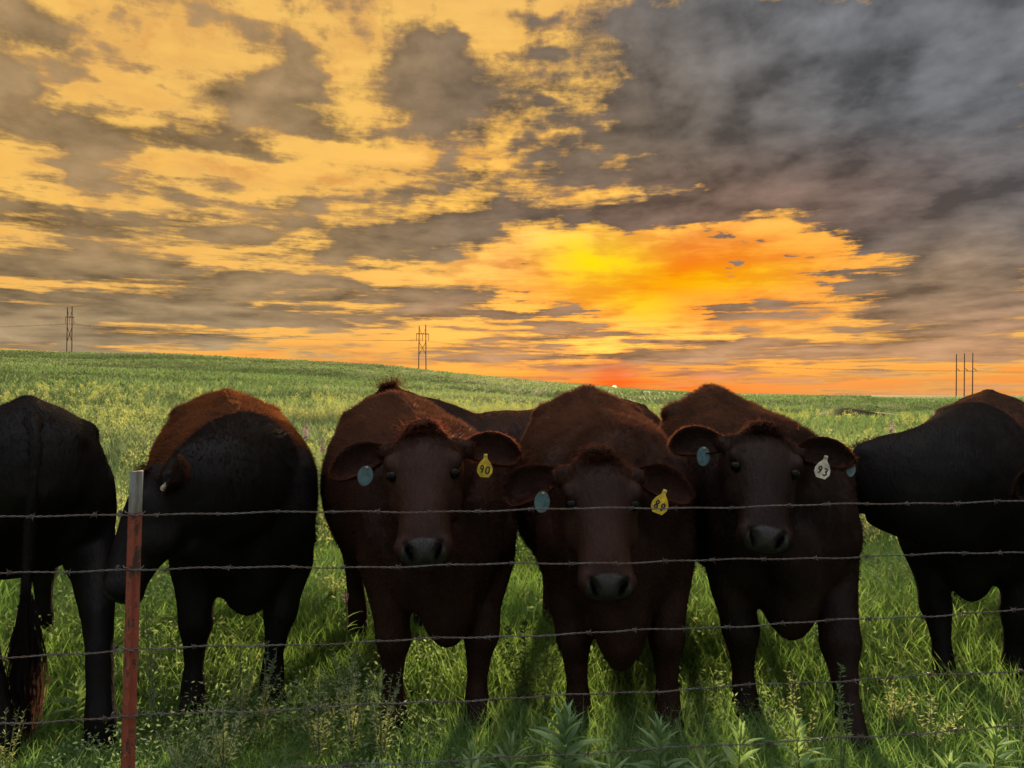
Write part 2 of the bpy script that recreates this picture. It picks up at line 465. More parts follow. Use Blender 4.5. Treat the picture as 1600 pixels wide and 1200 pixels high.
def build_grass():
    # near: every blade, thick turf at the fence and round the cattle
    x, y, d = scatter(240000, 1.5, 9.5)
    n = len(x)
    patch = vnoise(x * 1.3 + 30, y * 1.3, 11)
    fence_y = 2.3 + 0.14 * x
    front = np.clip(1 - np.abs(y - fence_y) / 1.0, 0, 1)
    h = (0.07 + 0.15 * RNG.random(n) ** 1.6) * (0.45 + 0.95 * patch) * np.where(np.abs(y - 3.6) < 0.7, 0.85, 1.0) * (1 + 0.15 * front)
    w = (0.0012 + 0.0016 * RNG.random(n)) * np.clip(d / 3.2, 0.8, 2.2)
    lean = 0.25 + 0.75 * RNG.random(n) ** 1.5
    tint = np.clip(0.35 + 0.35 * (patch - 0.5) + (RNG.random(n) - 0.5) * 0.55 + np.where(RNG.random(n) < 0.035, 0.5, 0), 0, 1)
    V, q, t, ti = blades((x, y, h, w, lean, tint, 4))
    o = mesh_np('grass', V, [q, t], GRASS, attrs={'tint': ti})
    tag(o, 'short green meadow grass growing round the cattle and the fence', 'grass', kind='stuff')
    # middle distance
    x, y, d = scatter(270000, 8.0, 290)
    n = len(x)
    patch = vnoise(x * 0.30 + 3, y * 0.30, 12)
    h = (0.20 + 0.30 * RNG.random(n) ** 1.5) * (0.6 + 0.8 * patch)
    w = (0.0030 + 0.0025 * RNG.random(n)) * np.clip(d / 7.0, 1.0, 28)
    lean = 0.2 + 0.7 * RNG.random(n)
    big = vnoise(x * 0.045 + 70, y * 0.028, 13)
    tint = np.clip(0.42 + 0.45 * (patch - 0.5) + 0.95 * (big - 0.5) + (RNG.random(n) - 0.5) * 0.40, 0, 1)
    keep = ((x - 26) / 4.0) ** 2 + ((y - 54) / 3.6) ** 2 > 1
    x, y, h, w, lean, tint = (a[keep] for a in (x, y, h, w, lean, tint))
    V, q, t, ti = blades((x, y, h, w, lean, tint, 2))
    o = mesh_np('field_grass', V, [q, t], FIELD, attrs={'tint': ti})
    tag(o, 'tall pale green field grass running back towards the hill', 'grass', kind='stuff')
build_grass()

def build_ground_weeds():
    """small round and pointed leaves of low herbs mixed through the turf"""
    r = np.random.default_rng(19)
    x, y, d = scatter(95000, 1.9, 9.0)
    patch = vnoise(x * 2.1 + 11, y * 2.1 + 4, 15)
    keep = patch > 0.45
    x, y, d, patch = x[keep], y[keep], d[keep], patch[keep]; n = len(x)
    P = np.stack([x, y, ground_z(x, y) + (0.02 + 0.14 * r.random(n) ** 1.5) * (0.4 + patch)], -1)
    s = ((0.005 + 0.008 * r.random(n)) * np.clip(d / 3.0, 1, 1.6))[:, None]
    D = r.normal(0, 1, (n, 3)); D[:, 2] = D[:, 2] * 0.5 + 0.25; D /= np.linalg.norm(D, axis=1)[:, None]
    S = np.cross(D, r.normal(0, .6, (n, 3)) + np.array([0, 0, 1.0])); S /= np.linalg.norm(S, axis=1)[:, None]
    V = np.stack([P, P + D * s * .9 + S * s * .42, P + D * s * 2.0, P + D * s * .9 - S * s * .42], 1).reshape(-1, 3)
    Q = np.arange(4 * n).reshape(-1, 4)
    tint = np.clip(0.45 + 0.5 * (r.random(n) - .5) + 0.25 * (patch - .6), 0, 0.9)
    m = grass_mat('herb_leaf', (0.100, 0.170, 0.070, 1), (0.200, 0.270, 0.140, 1), (0.30, 0.35, 0.22, 1), 0.42)
    o = mesh_np('ground_weeds', V, [Q], m, attrs={'tint': np.repeat(tint, 4)})
    tag(o, 'low broad-leaved herbs mixed through the grass by the fence', 'weeds', kind='stuff')
build_ground_weeds()

# ------------------------------------------------------------------ cattle
def V3(*a): return np.array(a, float)
def unit(v): v = np.asarray(v, float); return v / (np.linalg.norm(v) + 1e-12)

class Lump:
    """collects closed lofts that are later fused into one skin"""
    def __init__(self): self.v = []; self.f = []; self.n = 0
    def rings(self, rings):
        k = len(rings[0]); base = self.n
        R = np.concatenate(rings)
        c0 = rings[0].mean(0); c1 = rings[-1].mean(0)
        self.v.append(R); self.v.append(np.stack([c0, c1]))
        m = len(rings)
        for i in range(m - 1):
            for j in range(k):
                j2 = (j + 1) % k
                self.f.append((base + i * k + j, base + i * k + j2, base + (i + 1) * k + j2, base + (i + 1) * k + j))
        a = base + m * k; b = a + 1
        for j in range(k):
            j2 = (j + 1) % k
            self.f.append((a, base + j2, base + j)); self.f.append((b, base + (m - 1) * k + j, base + (m - 1) * k + j2))
        self.n += m * k + 2
    def ring(self, c, u, v, ru, rv_up, rv_dn=None, e=1.0, k=20, e_up=None):
        rv_dn = rv_up if rv_dn is None else rv_dn
        t = np.arange(k) * 2 * np.pi / k
        cs, sn = np.cos(t), np.sin(t)
        x = np.sign(cs) * np.abs(cs) ** e * ru
        y = np.sign(sn) * np.abs(sn) ** e * np.where(sn > 0, rv_up, rv_dn)
        if e_up is not None: x = np.where(sn > 0, np.sign(cs) * np.abs(cs) ** e_up * ru, x); y = np.where(sn > 0, np.abs(sn) ** e_up * rv_up, y)
        return np.asarray(c)[None] + x[:, None] * np.asarray(u)[None] + y[:, None] * np.asarray(v)[None]
    def path(self, pts, ru, rv, hint=(1, 0, 0), e=1.0, k=16):
        """tube along pts; ru along the side axis (close to hint), rv across it"""
        pts = [np.asarray(p, float) for p in pts]; out = []
        for i, p in enumerate(pts):
            t = unit(pts[min(i + 1, len(pts) - 1)] - pts[max(i - 1, 0)])
            u = unit(np.asarray(hint, float) - t * np.dot(hint, t)); v = np.cross(t, u)
            out.append(self.ring(p, u, v, ru[i], rv[i], e=e, k=k))
        self.rings(out)
    def ball(self, c, r, axes=None, k=14):
        c = np.asarray(c, float); axes = np.eye(3) if axes is None else np.asarray(axes, float)
        out = []
        for i in range(1, 10):
            a = np.pi * i / 10
            out.append(self.ring(c - axes[2] * r[2] * math.cos(a), axes[0], axes[1], r[0] * math.sin(a), r[1] * math.sin(a), k=k))
        self.rings(out)

def smooth_np(V, E, iters, wt):
    n = len(V)
    deg = np.bincount(E[:, 0], minlength=n) + np.bincount(E[:, 1], minlength=n)
    for it in range(iters):
        S = np.stack([np.bincount(E[:, 0], V[E[:, 1], k], n) + np.bincount(E[:, 1], V[E[:, 0], k], n) for k in range(3)], -1)
        L = S / np.maximum(deg, 1)[:, None] - V
        V = V + L * wt[:, None] * (0.5 if it % 2 == 0 else 0.46)
    return V

def coat_mats(tone, rust_glow, seed, rz=1.02):
    """hide and fur of one animal: tone = base colour, rust = sun-bleached back hair"""
    out = []
    for kind in ('hide', 'fur'):
        m, g = new_mat('cow_' + kind)
        tc = g.new('ShaderNodeTexCoord'); p = tc.outputs['Object']
        if kind == 'hide':
            n = g.noise(g.v('ADD', p, (seed, 0, 0)), 5.0, 5.0, 0.65)
            c = g.mix(g.mr(n, 0.35, 0.7), tuple(x * 0.55 for x in tone) + (1,), tuple(tone) + (1,))
            sp = g.new('ShaderNodeSeparateXYZ'); g.put(sp.inputs[0], p)
            back = g.m('MULTIPLY', g.mr(g.m('ADD', sp.outputs[2], g.m('MULTIPLY', g.m('SUBTRACT', n, 0.5), 0.5)), rz + 0.06, rz + 0.34), g.mr(sp.outputs[1], -0.1, 0.25))  # upper back only, where grazing sun glow is painted into the hide
            back = g.m('MULTIPLY', back, g.mr(g.noise(g.v('MULTIPLY', p, (16.0, 7.0, 7.0)), 1.0, 5.0, 0.65), 0.36, 0.64, 0.25, 1.0))
            c = g.mix(back, c, tuple(x * 0.45 for x in rust_glow) + (1,))
            fine = g.noise(g.v('MULTIPLY', p, (90.0, 90.0, 30.0)), 1.0, 2.0, 0.6)
            clump = g.noise(g.v('MULTIPLY', p, (46.0, 15.0, 15.0)), 1.0, 4.0, 0.65)
            fine = g.m('ADD', fine, g.m('MULTIPLY', clump, 2.2))
            ns = attr(g, 'nose')
            c = g.mix(ns, c, (0.034, 0.031, 0.032, 1)); c = g.mix(attr(g, 'nostril'), c, (0.003, 0.002, 0.002, 1))
            nl = attr(g, 'nostril')
            rg = g.mr(ns, 0, 1, 0.50, 0.26, 'LINEAR'); fac = g.m('MULTIPLY', g.mr(ns, 0, 1, 0.009, 0.045, 'LINEAR'), g.m('SUBTRACT', 1.0, nl))
            fine = g.m('ADD', fine, g.m('MULTIPLY', ns, g.noise(p, 260.0, 2.0, 0.5)))
            bn = bump(g, fine, 0.5, 0.006)
            df = g.new('ShaderNodeBsdfDiffuse'); g.put(df.inputs[0], c); g.put(df.inputs['Normal'], bn)
            gl = g.new('ShaderNodeBsdfGlossy'); g.put(gl.inputs['Roughness'], rg); g.put(gl.inputs['Normal'], bn); gl.inputs[0].default_value = (1, 1, 1, 1)
            mx = g.new('ShaderNodeMixShader'); g.put(mx.inputs[0], fac)
            g.nt.links.new(df.outputs[0], mx.inputs[1]); g.nt.links.new(gl.outputs[0], mx.inputs[2])
            finish(g, mx.outputs[0])
        else:
            t = attr(g, 'tint'); bk = attr(g, 'back')
            c = g.mix(t, tuple(x * 0.5 for x in tone) + (1,), tuple(x * 1.9 for x in tone) + (1,))
            c = g.mix(bk, c, tuple(rust_glow) + (1,))
            ct = g.mix(bk, tuple(x * m_ for x, m_ in zip(tone, (6.5, 4.2, 3.0))) + (1,), tuple(min(.8, x * 4.5) for x in rust_glow) + (1,))  # back hair colour raised strongly to paint in a warm sun rim
            finish(g, leaf_shader(g, c, ct, 0.42, 0.6, 0.0))
        out.append(m)
    return out

def simple_mat(name, col, rough=0.5, metal=0.0, spec=0.5, scale=30.0, var=0.25, bs=0.2):
    m, g = new_mat(name)
    tc = g.new('ShaderNodeTexCoord')
    n = g.noise(tc.outputs['Object'], scale, 4.0, 0.6)
    c = g.mix(g.mr(n, 0.3, 0.7), tuple(x * (1 - var) for x in col[:3]) + (1,), tuple(min(1, x * (1 + var)) for x in col[:3]) + (1,))
    finish(g, principled(g, c, rough, metal, spec, normal=bump(g, n, bs, 0.002)))
    return m

EYE_M = simple_mat('cow_eye', (0.004, 0.003, 0.003), 0.06, spec=0.2, var=0.0, bs=0.0)
HOOF_M = simple_mat('cow_hoof', (0.022, 0.018, 0.015), 0.8, spec=0.05)
TAG_TEAL = simple_mat('tag_teal', (0.105, 0.185, 0.200), 0.42, scale=38, var=0.34)
TAG_YELLOW = simple_mat('tag_yellow', (0.72, 0.50, 0.02), 0.42, scale=38, var=0.34)
TAG_CREAM = simple_mat('tag_cream', (0.62, 0.58, 0.44), 0.45, scale=38, var=0.34)
INK = simple_mat('tag_ink', (0.012, 0.010, 0.012), 0.55, var=0.1)
STUD_M = simple_mat('tag_stud', (0.45, 0.40, 0.25), 0.4)

DIGITS = {
    '0': [[(.5, 1), (.18, .82), (.12, .5), (.2, .15), (.5, 0), (.8, .16), (.88, .5), (.82, .83), (.5, 1)]],
    '3': [[(.15, .88), (.45, 1), (.8, .86), (.74, .62), (.42, .53), (.78, .46), (.84, .2), (.5, 0), (.1, .12)]],
    '8': [[(.52, .53), (.22, .70), (.28, .94), (.58, 1), (.82, .84), (.70, .62), (.30, .42), (.16, .18), (.40, 0), (.72, .05), (.82, .28), (.52, .53)]],
    '9': [[(.82, .72), (.68, .50), (.34, .48), (.18, .72), (.34, .95), (.66, .98), (.82, .76), (.72, .35), (.42, 0)]],
}

def digits_mesh(text, w, h, stroke, slant=0.0, gap=0.25, off=0.0):
    """hand-written numerals as flat ribbons in the XZ plane, facing -Y"""
    V = []; F = []
    n = len(text); cw = w / (n + gap * (n - 1))
    for i, ch in enumerate(text):
        ox = -w / 2 + i * cw * (1 + gap)
        for st in DIGITS[ch]:
            P = np.array([[ox + x * cw + (y - .5) * h * slant, (y - .5) * h - off * i] for x, y in st])
            for _ in range(2):                        # Chaikin rounding
                Q = [P[0]]
                for a, b in zip(P[:-1], P[1:]): Q += [a * .75 + b * .25, a * .25 + b * .75]
                P = np.array(Q + [P[-1]])
            T = np.gradient(P, axis=0); T /= np.linalg.norm(T, axis=1)[:, None] + 1e-9
            N = np.stack([-T[:, 1], T[:, 0]], -1) * stroke / 2
            b0 = len(V)
            for p, q in zip(P + N, P - N): V.append((p[0], 0, p[1])); V.append((q[0], 0, q[1]))
            for k in range(len(P) - 1): F.append((b0 + 2 * k, b0 + 2 * k + 1, b0 + 2 * k + 3, b0 + 2 * k + 2))
    return np.array(V), F

def prism(outline, th):
    """outline in XZ -> plate of thickness th along Y, front at y = 0"""
    n = len(outline)
    V = [(x, 0, z) for x, z in outline] + [(x, th, z) for x, z in outline]
    F = [tuple(range(n)), tuple(range(2 * n - 1, n - 1, -1))] + [((i + 1) % n, i, n + i, n + (i + 1) % n) for i in range(n)]
    return np.array(V, float), F

def fur_mesh(P, N, flow, length, width, lift, tint, back, rng):
    """one tapering tuft (a triangle) per root point, rooted just under the skin"""
    n = len(P)
    F = flow - N * np.sum(flow * N, 1)[:, None]
    F += rng.normal(0, 0.22, (n, 3)); F -= N * np.sum(F * N, 1)[:, None]
    F /= np.linalg.norm(F, axis=1)[:, None] + 1e-9
    D = F * np.cos(lift)[:, None] + N * np.sin(lift)[:, None]
    S = np.cross(D, N); S += rng.normal(0, 0.25, (n, 3)); S /= np.linalg.norm(S, axis=1)[:, None] + 1e-9
    B = P - N * 0.003
    tip = B + D * length[:, None]
    V = np.stack([B - S * width[:, None] / 2, B + S * width[:, None] / 2, tip], 1).reshape(-1, 3)
    T = np.arange(3 * n).reshape(-1, 3)
    NN = N * 0.75 + np.cross(S, D) * 0.0 + rng.normal(0, 0.12, (n, 3)); NN /= np.linalg.norm(NN, axis=1)[:, None]
    return V, T, np.repeat(NN, 3, 0), np.repeat(tint, 3), np.repeat(back, 3)

def sample_surface(V, T, n, rng, wt=None):
    a, b, c = V[T[:, 0]], V[T[:, 1]], V[T[:, 2]]
    N = np.cross(b - a, c - a); ar = np.linalg.norm(N, axis=1)
    N = N / (ar[:, None] + 1e-12)
    p = ar if wt is None else ar * wt
    i = rng.choice(len(T), n, p=p / p.sum())
    r1 = np.sqrt(rng.random(n)); r2 = rng.random(n)
    return a[i] * (1 - r1)[:, None] + b[i] * (r1 * (1 - r2))[:, None] + c[i] * (r1 * r2)[:, None], N[i], i

def ear_mesh(L, W):
    """cupped ear: x along the length, opening towards -Y, z up"""
    ns, nw = 14, 11
    front = np.zeros((ns, nw, 3)); backp = np.zeros((ns, nw, 3))
    for i in range(ns):
        s = i / (ns - 1)
        wid = W * (0.26 + 0.74 * math.sin(math.pi * min(1, s * 0.80 + 0.06)) ** 0.9) * (1 if s < .78 else math.sqrt(max(0.02, 1 - ((s - .78) / .225) ** 2)))
        for j in range(nw):
            q = j / (nw - 1) * 2 - 1
            ang = q * 1.15 * (1.25 - 0.55 * s)
            z = wid / 2 * math.sin(ang) / math.sin(1.15 * (1.25 - 0.55 * s)) if True else 0
            cup = wid * 0.34 * (1 - q * q)
            z += 0.014 * math.sin(s * 3.0) - 0.030 * s * s
            front[i, j] = (s * L, cup - 0.010 * s, z)
            backp[i, j] = front[i, j] + np.array([0.0, 0.013 * (1 - 0.5 * abs(q)), 0.0])
    V = np.concatenate([front.reshape(-1, 3), backp.reshape(-1, 3)])
    F = []; o = ns * nw
    for i in range(ns - 1):
        for j in range(nw - 1):
            a, b, c, d = i * nw + j, (i + 1) * nw + j, (i + 1) * nw + j + 1, i * nw + j + 1
            F.append((a, b, c, d)); F.append((o + d, o + c, o + b, o + a))
    rim = [j for j in range(nw)]
    edge = [i * nw for i in range(ns)] + [(ns - 1) * nw + j for j in range(1, nw)] + [i * nw + nw - 1 for i in range(ns - 2, -1, -1)] + [j for j in range(nw - 2, 0, -1)]
    for a, b in zip(edge, edge[1:] + edge[:1]): F.append((b, a, o + a, o + b))
    return V, np.array(F)

def make_cow(name, label, loc, rz, head, scale=1.05, tone=(0.012, 0.008, 0.006), rust_glow=(0.10, 0.042, 0.018), seed=1.0,
             width=1.0, neck_mid=None, legs=None, hair=42000, tags=(), hips_up=0.0, tail=False, head_scale=1.0, voxel=0.012, ear_droop=(0.15, 0.15), neck=(1.0, 1.0), drop=0.0, lock=1.0, tent=0.16, fl=1.0, rust_glow_z=1.02):
    """head = (poll point, muzzle point, face normal) in WORLD coordinates"""
    rng = np.random.default_rng(int(seed * 100))
    root = empty(name, loc, rz); tag(root, label, 'cow', 'black cattle lined up behind the barbed wire')
    ROT = np.array([[math.cos(rz), -math.sin(rz), 0], [math.sin(rz), math.cos(rz), 0], [0, 0, 1]])
    toL = lambda p: ROT.T @ (np.asarray(p, float) - np.asarray(loc, float))
    poll = toL(head[0]); muz = toL(head[1]); nrm = ROT.T @ np.asarray(head[2], float)
    a = unit(muz - poll); n = unit(nrm - a * np.dot(a, nrm)); u = unit(np.cross(n, a))
    hl = np.linalg.norm(muz - poll); hs = hl / 0.52 * 1.0
    hw = hs * head_scale * 1.13
    s = scale
    L = Lump()
    X = V3(1, 0, 0); Z = V3(0, 0, 1)
    # trunk: y, top, bottom, half width
    ST = [(-0.27, 1.00, 0.68, .14), (-0.22, 1.08, 0.58, .22), (-0.15, 1.16, 0.50, .275), (-0.05, 1.23, 0.47, .315), (0.07, 1.275, 0.49, .34),
          (0.25, 1.295, 0.53, .37), (0.5, 1.310, 0.50, .415), (0.75, 1.335, 0.50, .43), (0.98, 1.368, 0.56, .41), (1.18, 1.392, 0.66, .37),
          (1.36, 1.385, 0.76, .325), (1.50, 1.345, 0.84, .27), (1.60, 1.27, 0.92, .19), (1.65, 1.17, 1.00, .09)]
    rings = []
    for (y, zt, zb, w) in ST:
        k = np.clip((y - 0.2) / 0.9, 0, 1)
        zt = zt + hips_up * k
        zc = zb + (zt - zb) * 0.50
        rings.append(L.ring(V3(0, y * s, zc * s), X, Z, w * s * (width if y > 0.1 else 1), (zt - zc) * s, (zc - zb) * s, e=0.86, k=28, e_up=0.88 + tent * np.clip((y - .1) / .9, 0, 1)))
    L.rings(rings)
    # spine ridge, hooks and pins, thighs
    L.path([V3(0, y * s, (z + hips_up * np.clip((y - .2) / .9, 0, 1)) * s) for y, z in ((-0.02, 1.225), (0.2, 1.262), (0.6, 1.285), (1.0, 1.345), (1.3, 1.365), (1.5, 1.32))], [.05 * s] * 6, [.05 * s] * 6)
    for sx in (-1, 1):
        L.ball(V3(sx * .195 * width, 1.20, 1.235 + hips_up) * s, V3(.12, .15, .075) * s)
        L.ball(V3(sx * .13, 1.52, 1.22 + hips_up * .8) * s, V3(.07, .07, .06) * s)
        L.ball(V3(sx * .245, 0.05, 0.93) * s, V3(.115, .15, .25) * s)          # shoulder
        L.ball(V3(sx * .25, -0.06, 0.80) * s, V3(.085, .13, .13) * s)          # point of shoulder
        L.ball(V3(sx * .19 * width, 1.30, 0.98) * s, V3(.155 * width, .25, .30) * s)           # thigh
        L.ball(V3(sx * .24, 1.04, 0.82) * s, V3(.11, .16, .16) * s)            # stifle
    # brisket: a keel hanging between the forelegs
    L.rings([L.ring(V3(0, y * s, zc * s), X, Z, w * s, h * s, (hb + (drop if w > .09 else 0)) * s, e=1.0) for y, zc, w, h, hb in
             ((-0.32, .74, .05, .12, .08), (-0.28, .70, .10, .20, .20), (-0.21, .68, .135, .22, .265), (-0.11, .68, .135, .2, .255), (0.0, .68, .12, .15, .17), (0.10, .68, .08, .08, .1))])
    # legs
    lg = {'fl': (0, 0), 'fr': (0, 0), 'hl': (0, 0), 'hr': (0, 0)}
    for kk, (wx, wy) in (legs or {}).items():
        fx, fy = {'fl': (-.20, -.08), 'fr': (.20, -.08), 'hl': (-.20, 1.325), 'hr': (.20, 1.325)}[kk]
        q = toL((wx, wy, 0)) / s; lg[kk] = (q[0] - fx, q[1] - fy)
    feet = []
    for key, sx in (('fl', -1), ('fr', 1)):
        ox, oy = lg[key]
        P = [(sx * .225, .00, .90), (sx * .225, -.02, .72), (sx * .215 + ox * .2, -.03 + oy * .2, .58), (sx * .205 + ox * .45, -.05 + oy * .45, .445), (sx * .20 + ox * .55, -.06 + oy * .55, .38),
             (sx * .20 + ox * .7, -.045 + oy * .7, .30), (sx * .20 + ox * .85, -.04 + oy * .85, .20), (sx * .20 + ox * .95, -.045 + oy * .95, .115), (sx * .20 + ox, -.06 + oy, .06), (sx * .20 + ox, -.08 + oy, .02)]
        L.path([V3(*p) * s for p in P], np.array([.11, .115, .094, .080, .082, .058, .046, .056, .058, .064]) * s, np.array([.16, .145, .102, .086, .088, .064, .054, .062, .064, .074]) * s)
        feet.append(V3(sx * .20 + ox, -.085 + oy, 0) * s)
    for key, sx in (('hl', -1), ('hr', 1)):
        ox, oy = lg[key]
        P = [(sx * .21, 1.26, 1.05), (sx * .23, 1.20, .86), (sx * .235 + ox * .15, 1.25 + oy * .15, .70), (sx * .225 + ox * .4, 1.36 + oy * .4, .56), (sx * .215 + ox * .5, 1.42 + oy * .5, .48),
             (sx * .21 + ox * .65, 1.415 + oy * .65, .37), (sx * .205 + ox * .8, 1.39 + oy * .8, .24), (sx * .20 + ox * .95, 1.365 + oy * .95, .12), (sx * .20 + ox, 1.345 + oy, .06), (sx * .20 + ox, 1.325 + oy, .02)]
        L.path([V3(*p) * s for p in P], np.array([.13, .135, .105, .078, .066, .054, .052, .062, .060, .064]) * s, np.array([.2, .2, .15, .105, .086, .070, .058, .066, .066, .074]) * s)
        feet.append(V3(sx * .20 + ox, 1.32 + oy, 0) * s)
    # neck
    nb = V3(0, 0.06, 1.0) * s
    occ = poll + a * 0.10 * hs - n * 0.13 * hs
    mid = (nb + occ) / 2 + V3(0, 0, 0.03) * s if neck_mid is None else toL(neck_mid)
    NP = []
    for t in np.linspace(0, 1, 9):
        NP.append(nb * (1 - t) ** 2 + mid * 2 * t * (1 - t) + occ * t * t)
    NP.append(occ + unit(occ - mid) * 0.05)
    hint = unit(np.cross(occ - nb, Z)) if np.linalg.norm(np.cross(occ - nb, Z)) > .05 else X
    tt = np.linspace(0, 1, 10)
    L.path(NP, neck[0] * (0.255 * (1 - tt) + 0.105 * tt) * s, neck[1] * (0.30 * (1 - tt) ** 1.0 + 0.150 * tt) * s, hint=hint, k=22)
    # dewlap from throat to brisket
    thr = poll + a * 0.24 * hs - n * 0.20 * hs
    L.path([thr, thr * .62 + V3(0, -.22, .72) * s * .38 + V3(0, 0, -.02), thr * .25 + V3(0, -.22, .72) * s * .75, V3(0, -.20, .66) * s], np.array([.055, .07, .09, .10]) * s, np.array([.07, .10, .13, .14]) * s, hint=hint)
    # head
    HS = [(-.020, .052, .000, -.09), (.015, .090, .035, -.15), (.07, .118, .058, -.185), (.13, .132, .066, -.205), (.19, .130, .064, -.215), (.25, .110, .058, -.205), (.31, .092, .052, -.175),
          (.37, .083, .047, -.145), (.43, .086, .040, -.13), (.475, .094, .030, -.125), (.51, .090, .012, -.115), (.532, .068, -.012, -.095)]
    rings = []
    for (t, w, d, v) in HS:
        c = poll + a * t * hs + n * (d * .35 + v * .65) * hs * 0 + n * ((d + v) / 2) * hs
        rings.append(L.ring(c, u, n, w * hw, (d - v) / 2 * hs, e=0.88, k=22))
    L.rings(rings)
    hp = lambda t, uu, nn: poll + a * t * hs + u * uu * hw + n * nn * hs
    AX = np.stack([u, n, a])
    for sx in (-1, 1):
        L.ball(hp(.165, sx * .108, .026), V3(.030, .030, .045) * hs, AX)        # brow
        L.ball(hp(.25, sx * .085, -.10), V3(.045, .09, .10) * hs, AX)           # cheek
        L.ball(hp(.485, sx * .058, -.015), V3(.042, .045, .045) * hs, AX)       # nostril wing
        L.path([hp(.04, sx * .08, -.055), hp(.055, sx * .125, -.06), hp(.06, sx * .165, -.06)], [.040 * hs] * 3, [.034 * hs] * 3, hint=a)   # ear root
    L.ball(hp(.495, 0, -.095), V3(.070, .040, .05) * hs, AX)                    # chin
    L.ball(hp(.000, 0, -.01), V3(.075, .06, .05) * hs, AX)                      # poll
    # fuse
    me = bpy.data.meshes.new('tmp'); me.from_pydata(np.concatenate(L.v).tolist(), [], L.f)
    to = bpy.data.objects.new('tmp', me); COL.objects.link(to)
    md = to.modifiers.new('r', 'REMESH'); md.mode = 'VOXEL'; md.voxel_size = voxel; md.adaptivity = 0.0
    dg = bpy.context.evaluated_depsgraph_get()
    ev = to.evaluated_get(dg); m2 = ev.to_mesh()
    nv = len(m2.vertices); Vv = np.empty(nv * 3, np.float32); m2.vertices.foreach_get('co', Vv); Vv = Vv.reshape(-1, 3).astype(float)
    E = np.empty(len(m2.edges) * 2, np.int32); m2.edges.foreach_get('vertices', E); E = E.reshape(-1, 2)
    FQ = np.empty(len(m2.loops), np.int32); m2.loops.foreach_get('vertex_index', FQ)
    lt = np.empty(len(m2.polygons), np.int32); m2.polygons.foreach_get('loop_total', lt)
    polys = FQ.reshape(-1, 4) if (lt == 4).all() else None
    if polys is None:
        st = np.cumsum(lt) - lt
        polys = np.stack([FQ[st], FQ[st + 1], FQ[st + 2], FQ[st + np.minimum(3, lt - 1)]], -1)
    ev.to_mesh_clear(); bpy.data.objects.remove(to); bpy.data.meshes.remove(me)
    # head-space coordinates of every vertex
    def headco(Vv):
        q = Vv - poll
        return q @ a / hs, q @ u / hw, q @ n / hs
    t_, u_, n_ = headco(Vv)
    inhead = np.clip((0.20 - np.maximum(np.maximum(-t_ - .02, t_ - .56), np.maximum(np.abs(u_) - .14, np.maximum(n_ - .10, -n_ - .20)))) / .2, 0, 1)
    inhead = (inhead >= 1).astype(float)
    wt = np.where(inhead > 0, 0.55, 1.0)
    foot = Vv[:, 2] < 0.35 * s
    wt = np.where(foot, 0.6, wt)
    Vv = smooth_np(Vv, E, 16, wt)
    # relief of the face
    t_, u_, n_ = headco(Vv)
    for sx in (-1, 1):
        q = ((t_ - .505) / .024) ** 2 + ((u_ - sx * (.046 + .45 * (.505 - t_))) / .0135) ** 2 + ((n_ + .005) / .035) ** 2
        Vv -= (a * 0.65 + n * .55 - u * sx * .15)[None] * (0.052 * hs * np.exp(-q))[:, None]            # nostril
        q = ((t_ - .205) / .030) ** 2 + ((u_ - sx * .120) / .030) ** 2 + ((n_ - .012) / .028) ** 2
        Vv -= (u * sx * .6 + n * .5)[None] * (0.020 * hs * np.exp(-q))[:, None]                  # eye socket
    mouth = np.exp(-((n_ + .075 + 0.12 * (.53 - t_)) / .007) ** 2) * np.clip((t_ - .40) / .05, 0, 1) * (t_ < .60) * (np.abs(u_) < .13) * (n_ < 0)
    nv_ = Vv - (poll + a * .42 * hs - n * .07 * hs)
    Vv -= nv_ * (0.05 * mouth)[:, None]
    # loose skin and muscle over the body
    def lump(P, f, sd):
        return (vnoise(P[:, 1] * f + sd, P[:, 2] * f + sd * 2, 21) + vnoise(P[:, 0] * f + sd, P[:, 1] * f - sd, 22) - 1.0)
    Nn = np.zeros_like(Vv); fn = np.cross(Vv[polys[:, 2]] - Vv[polys[:, 0]], Vv[polys[:, 3]] - Vv[polys[:, 1]])
    for k in range(4):
        for c in range(3): Nn[:, c] += np.bincount(polys[:, k], fn[:, c], len(Vv))
    Nn /= np.linalg.norm(Nn, axis=1)[:, None] + 1e-12
    bodyw = np.where(inhead > 0, 0.15, 1.0) * np.clip(Vv[:, 2] / 0.5, 0.2, 1)
    Vv += Nn * (bodyw * (lump(Vv, 6.0, seed * 7) * 0.013 + lump(Vv, 16.0, seed * 3) * 0.0045))[:, None]
    fm = np.clip(1 - np.abs(Vv[:, 1] / s + 0.12) / 0.28, 0, 1) * np.clip((Vv[:, 2] / s - 0.42) / 0.2, 0, 1) * np.clip((1.15 - Vv[:, 2] / s) / 0.2, 0, 1) * (inhead < .5)
    Vv += Nn * (fm * 0.016 * np.sin(Vv[:, 0] * 34 + seed + 2.0 * vnoise(Vv[:, 0] * 4 + seed, Vv[:, 2] * 5, 51)) * (0.4 + vnoise(Vv[:, 0] * 9, Vv[:, 2] * 3 + seed, 52)))[:, None]
    hide, fur = coat_mats(tone, rust_glow, seed, rust_glow_z)
    cen = Vv[polys].mean(1)
    ct, cu, cn = headco(cen)
    ft, fu, fn_ = headco(Vv)
    q = ((ft - .512) / .058) ** 2 + (fu / .072) ** 2 + ((fn_ + .012) / .058) ** 2
    nose_v = np.clip((1.12 - q) / 0.24, 0, 1)
    nost = np.zeros(len(Vv))
    for sx in (-1, 1):
        q = ((ft - .507) / .026) ** 2 + ((fu - sx * (.046 + .45 * (.505 - ft))) / .0125) ** 2 + ((fn_ + .012) / .040) ** 2
        nost = np.maximum(nost, np.clip((1.3 - q) / 0.7, 0, 1))
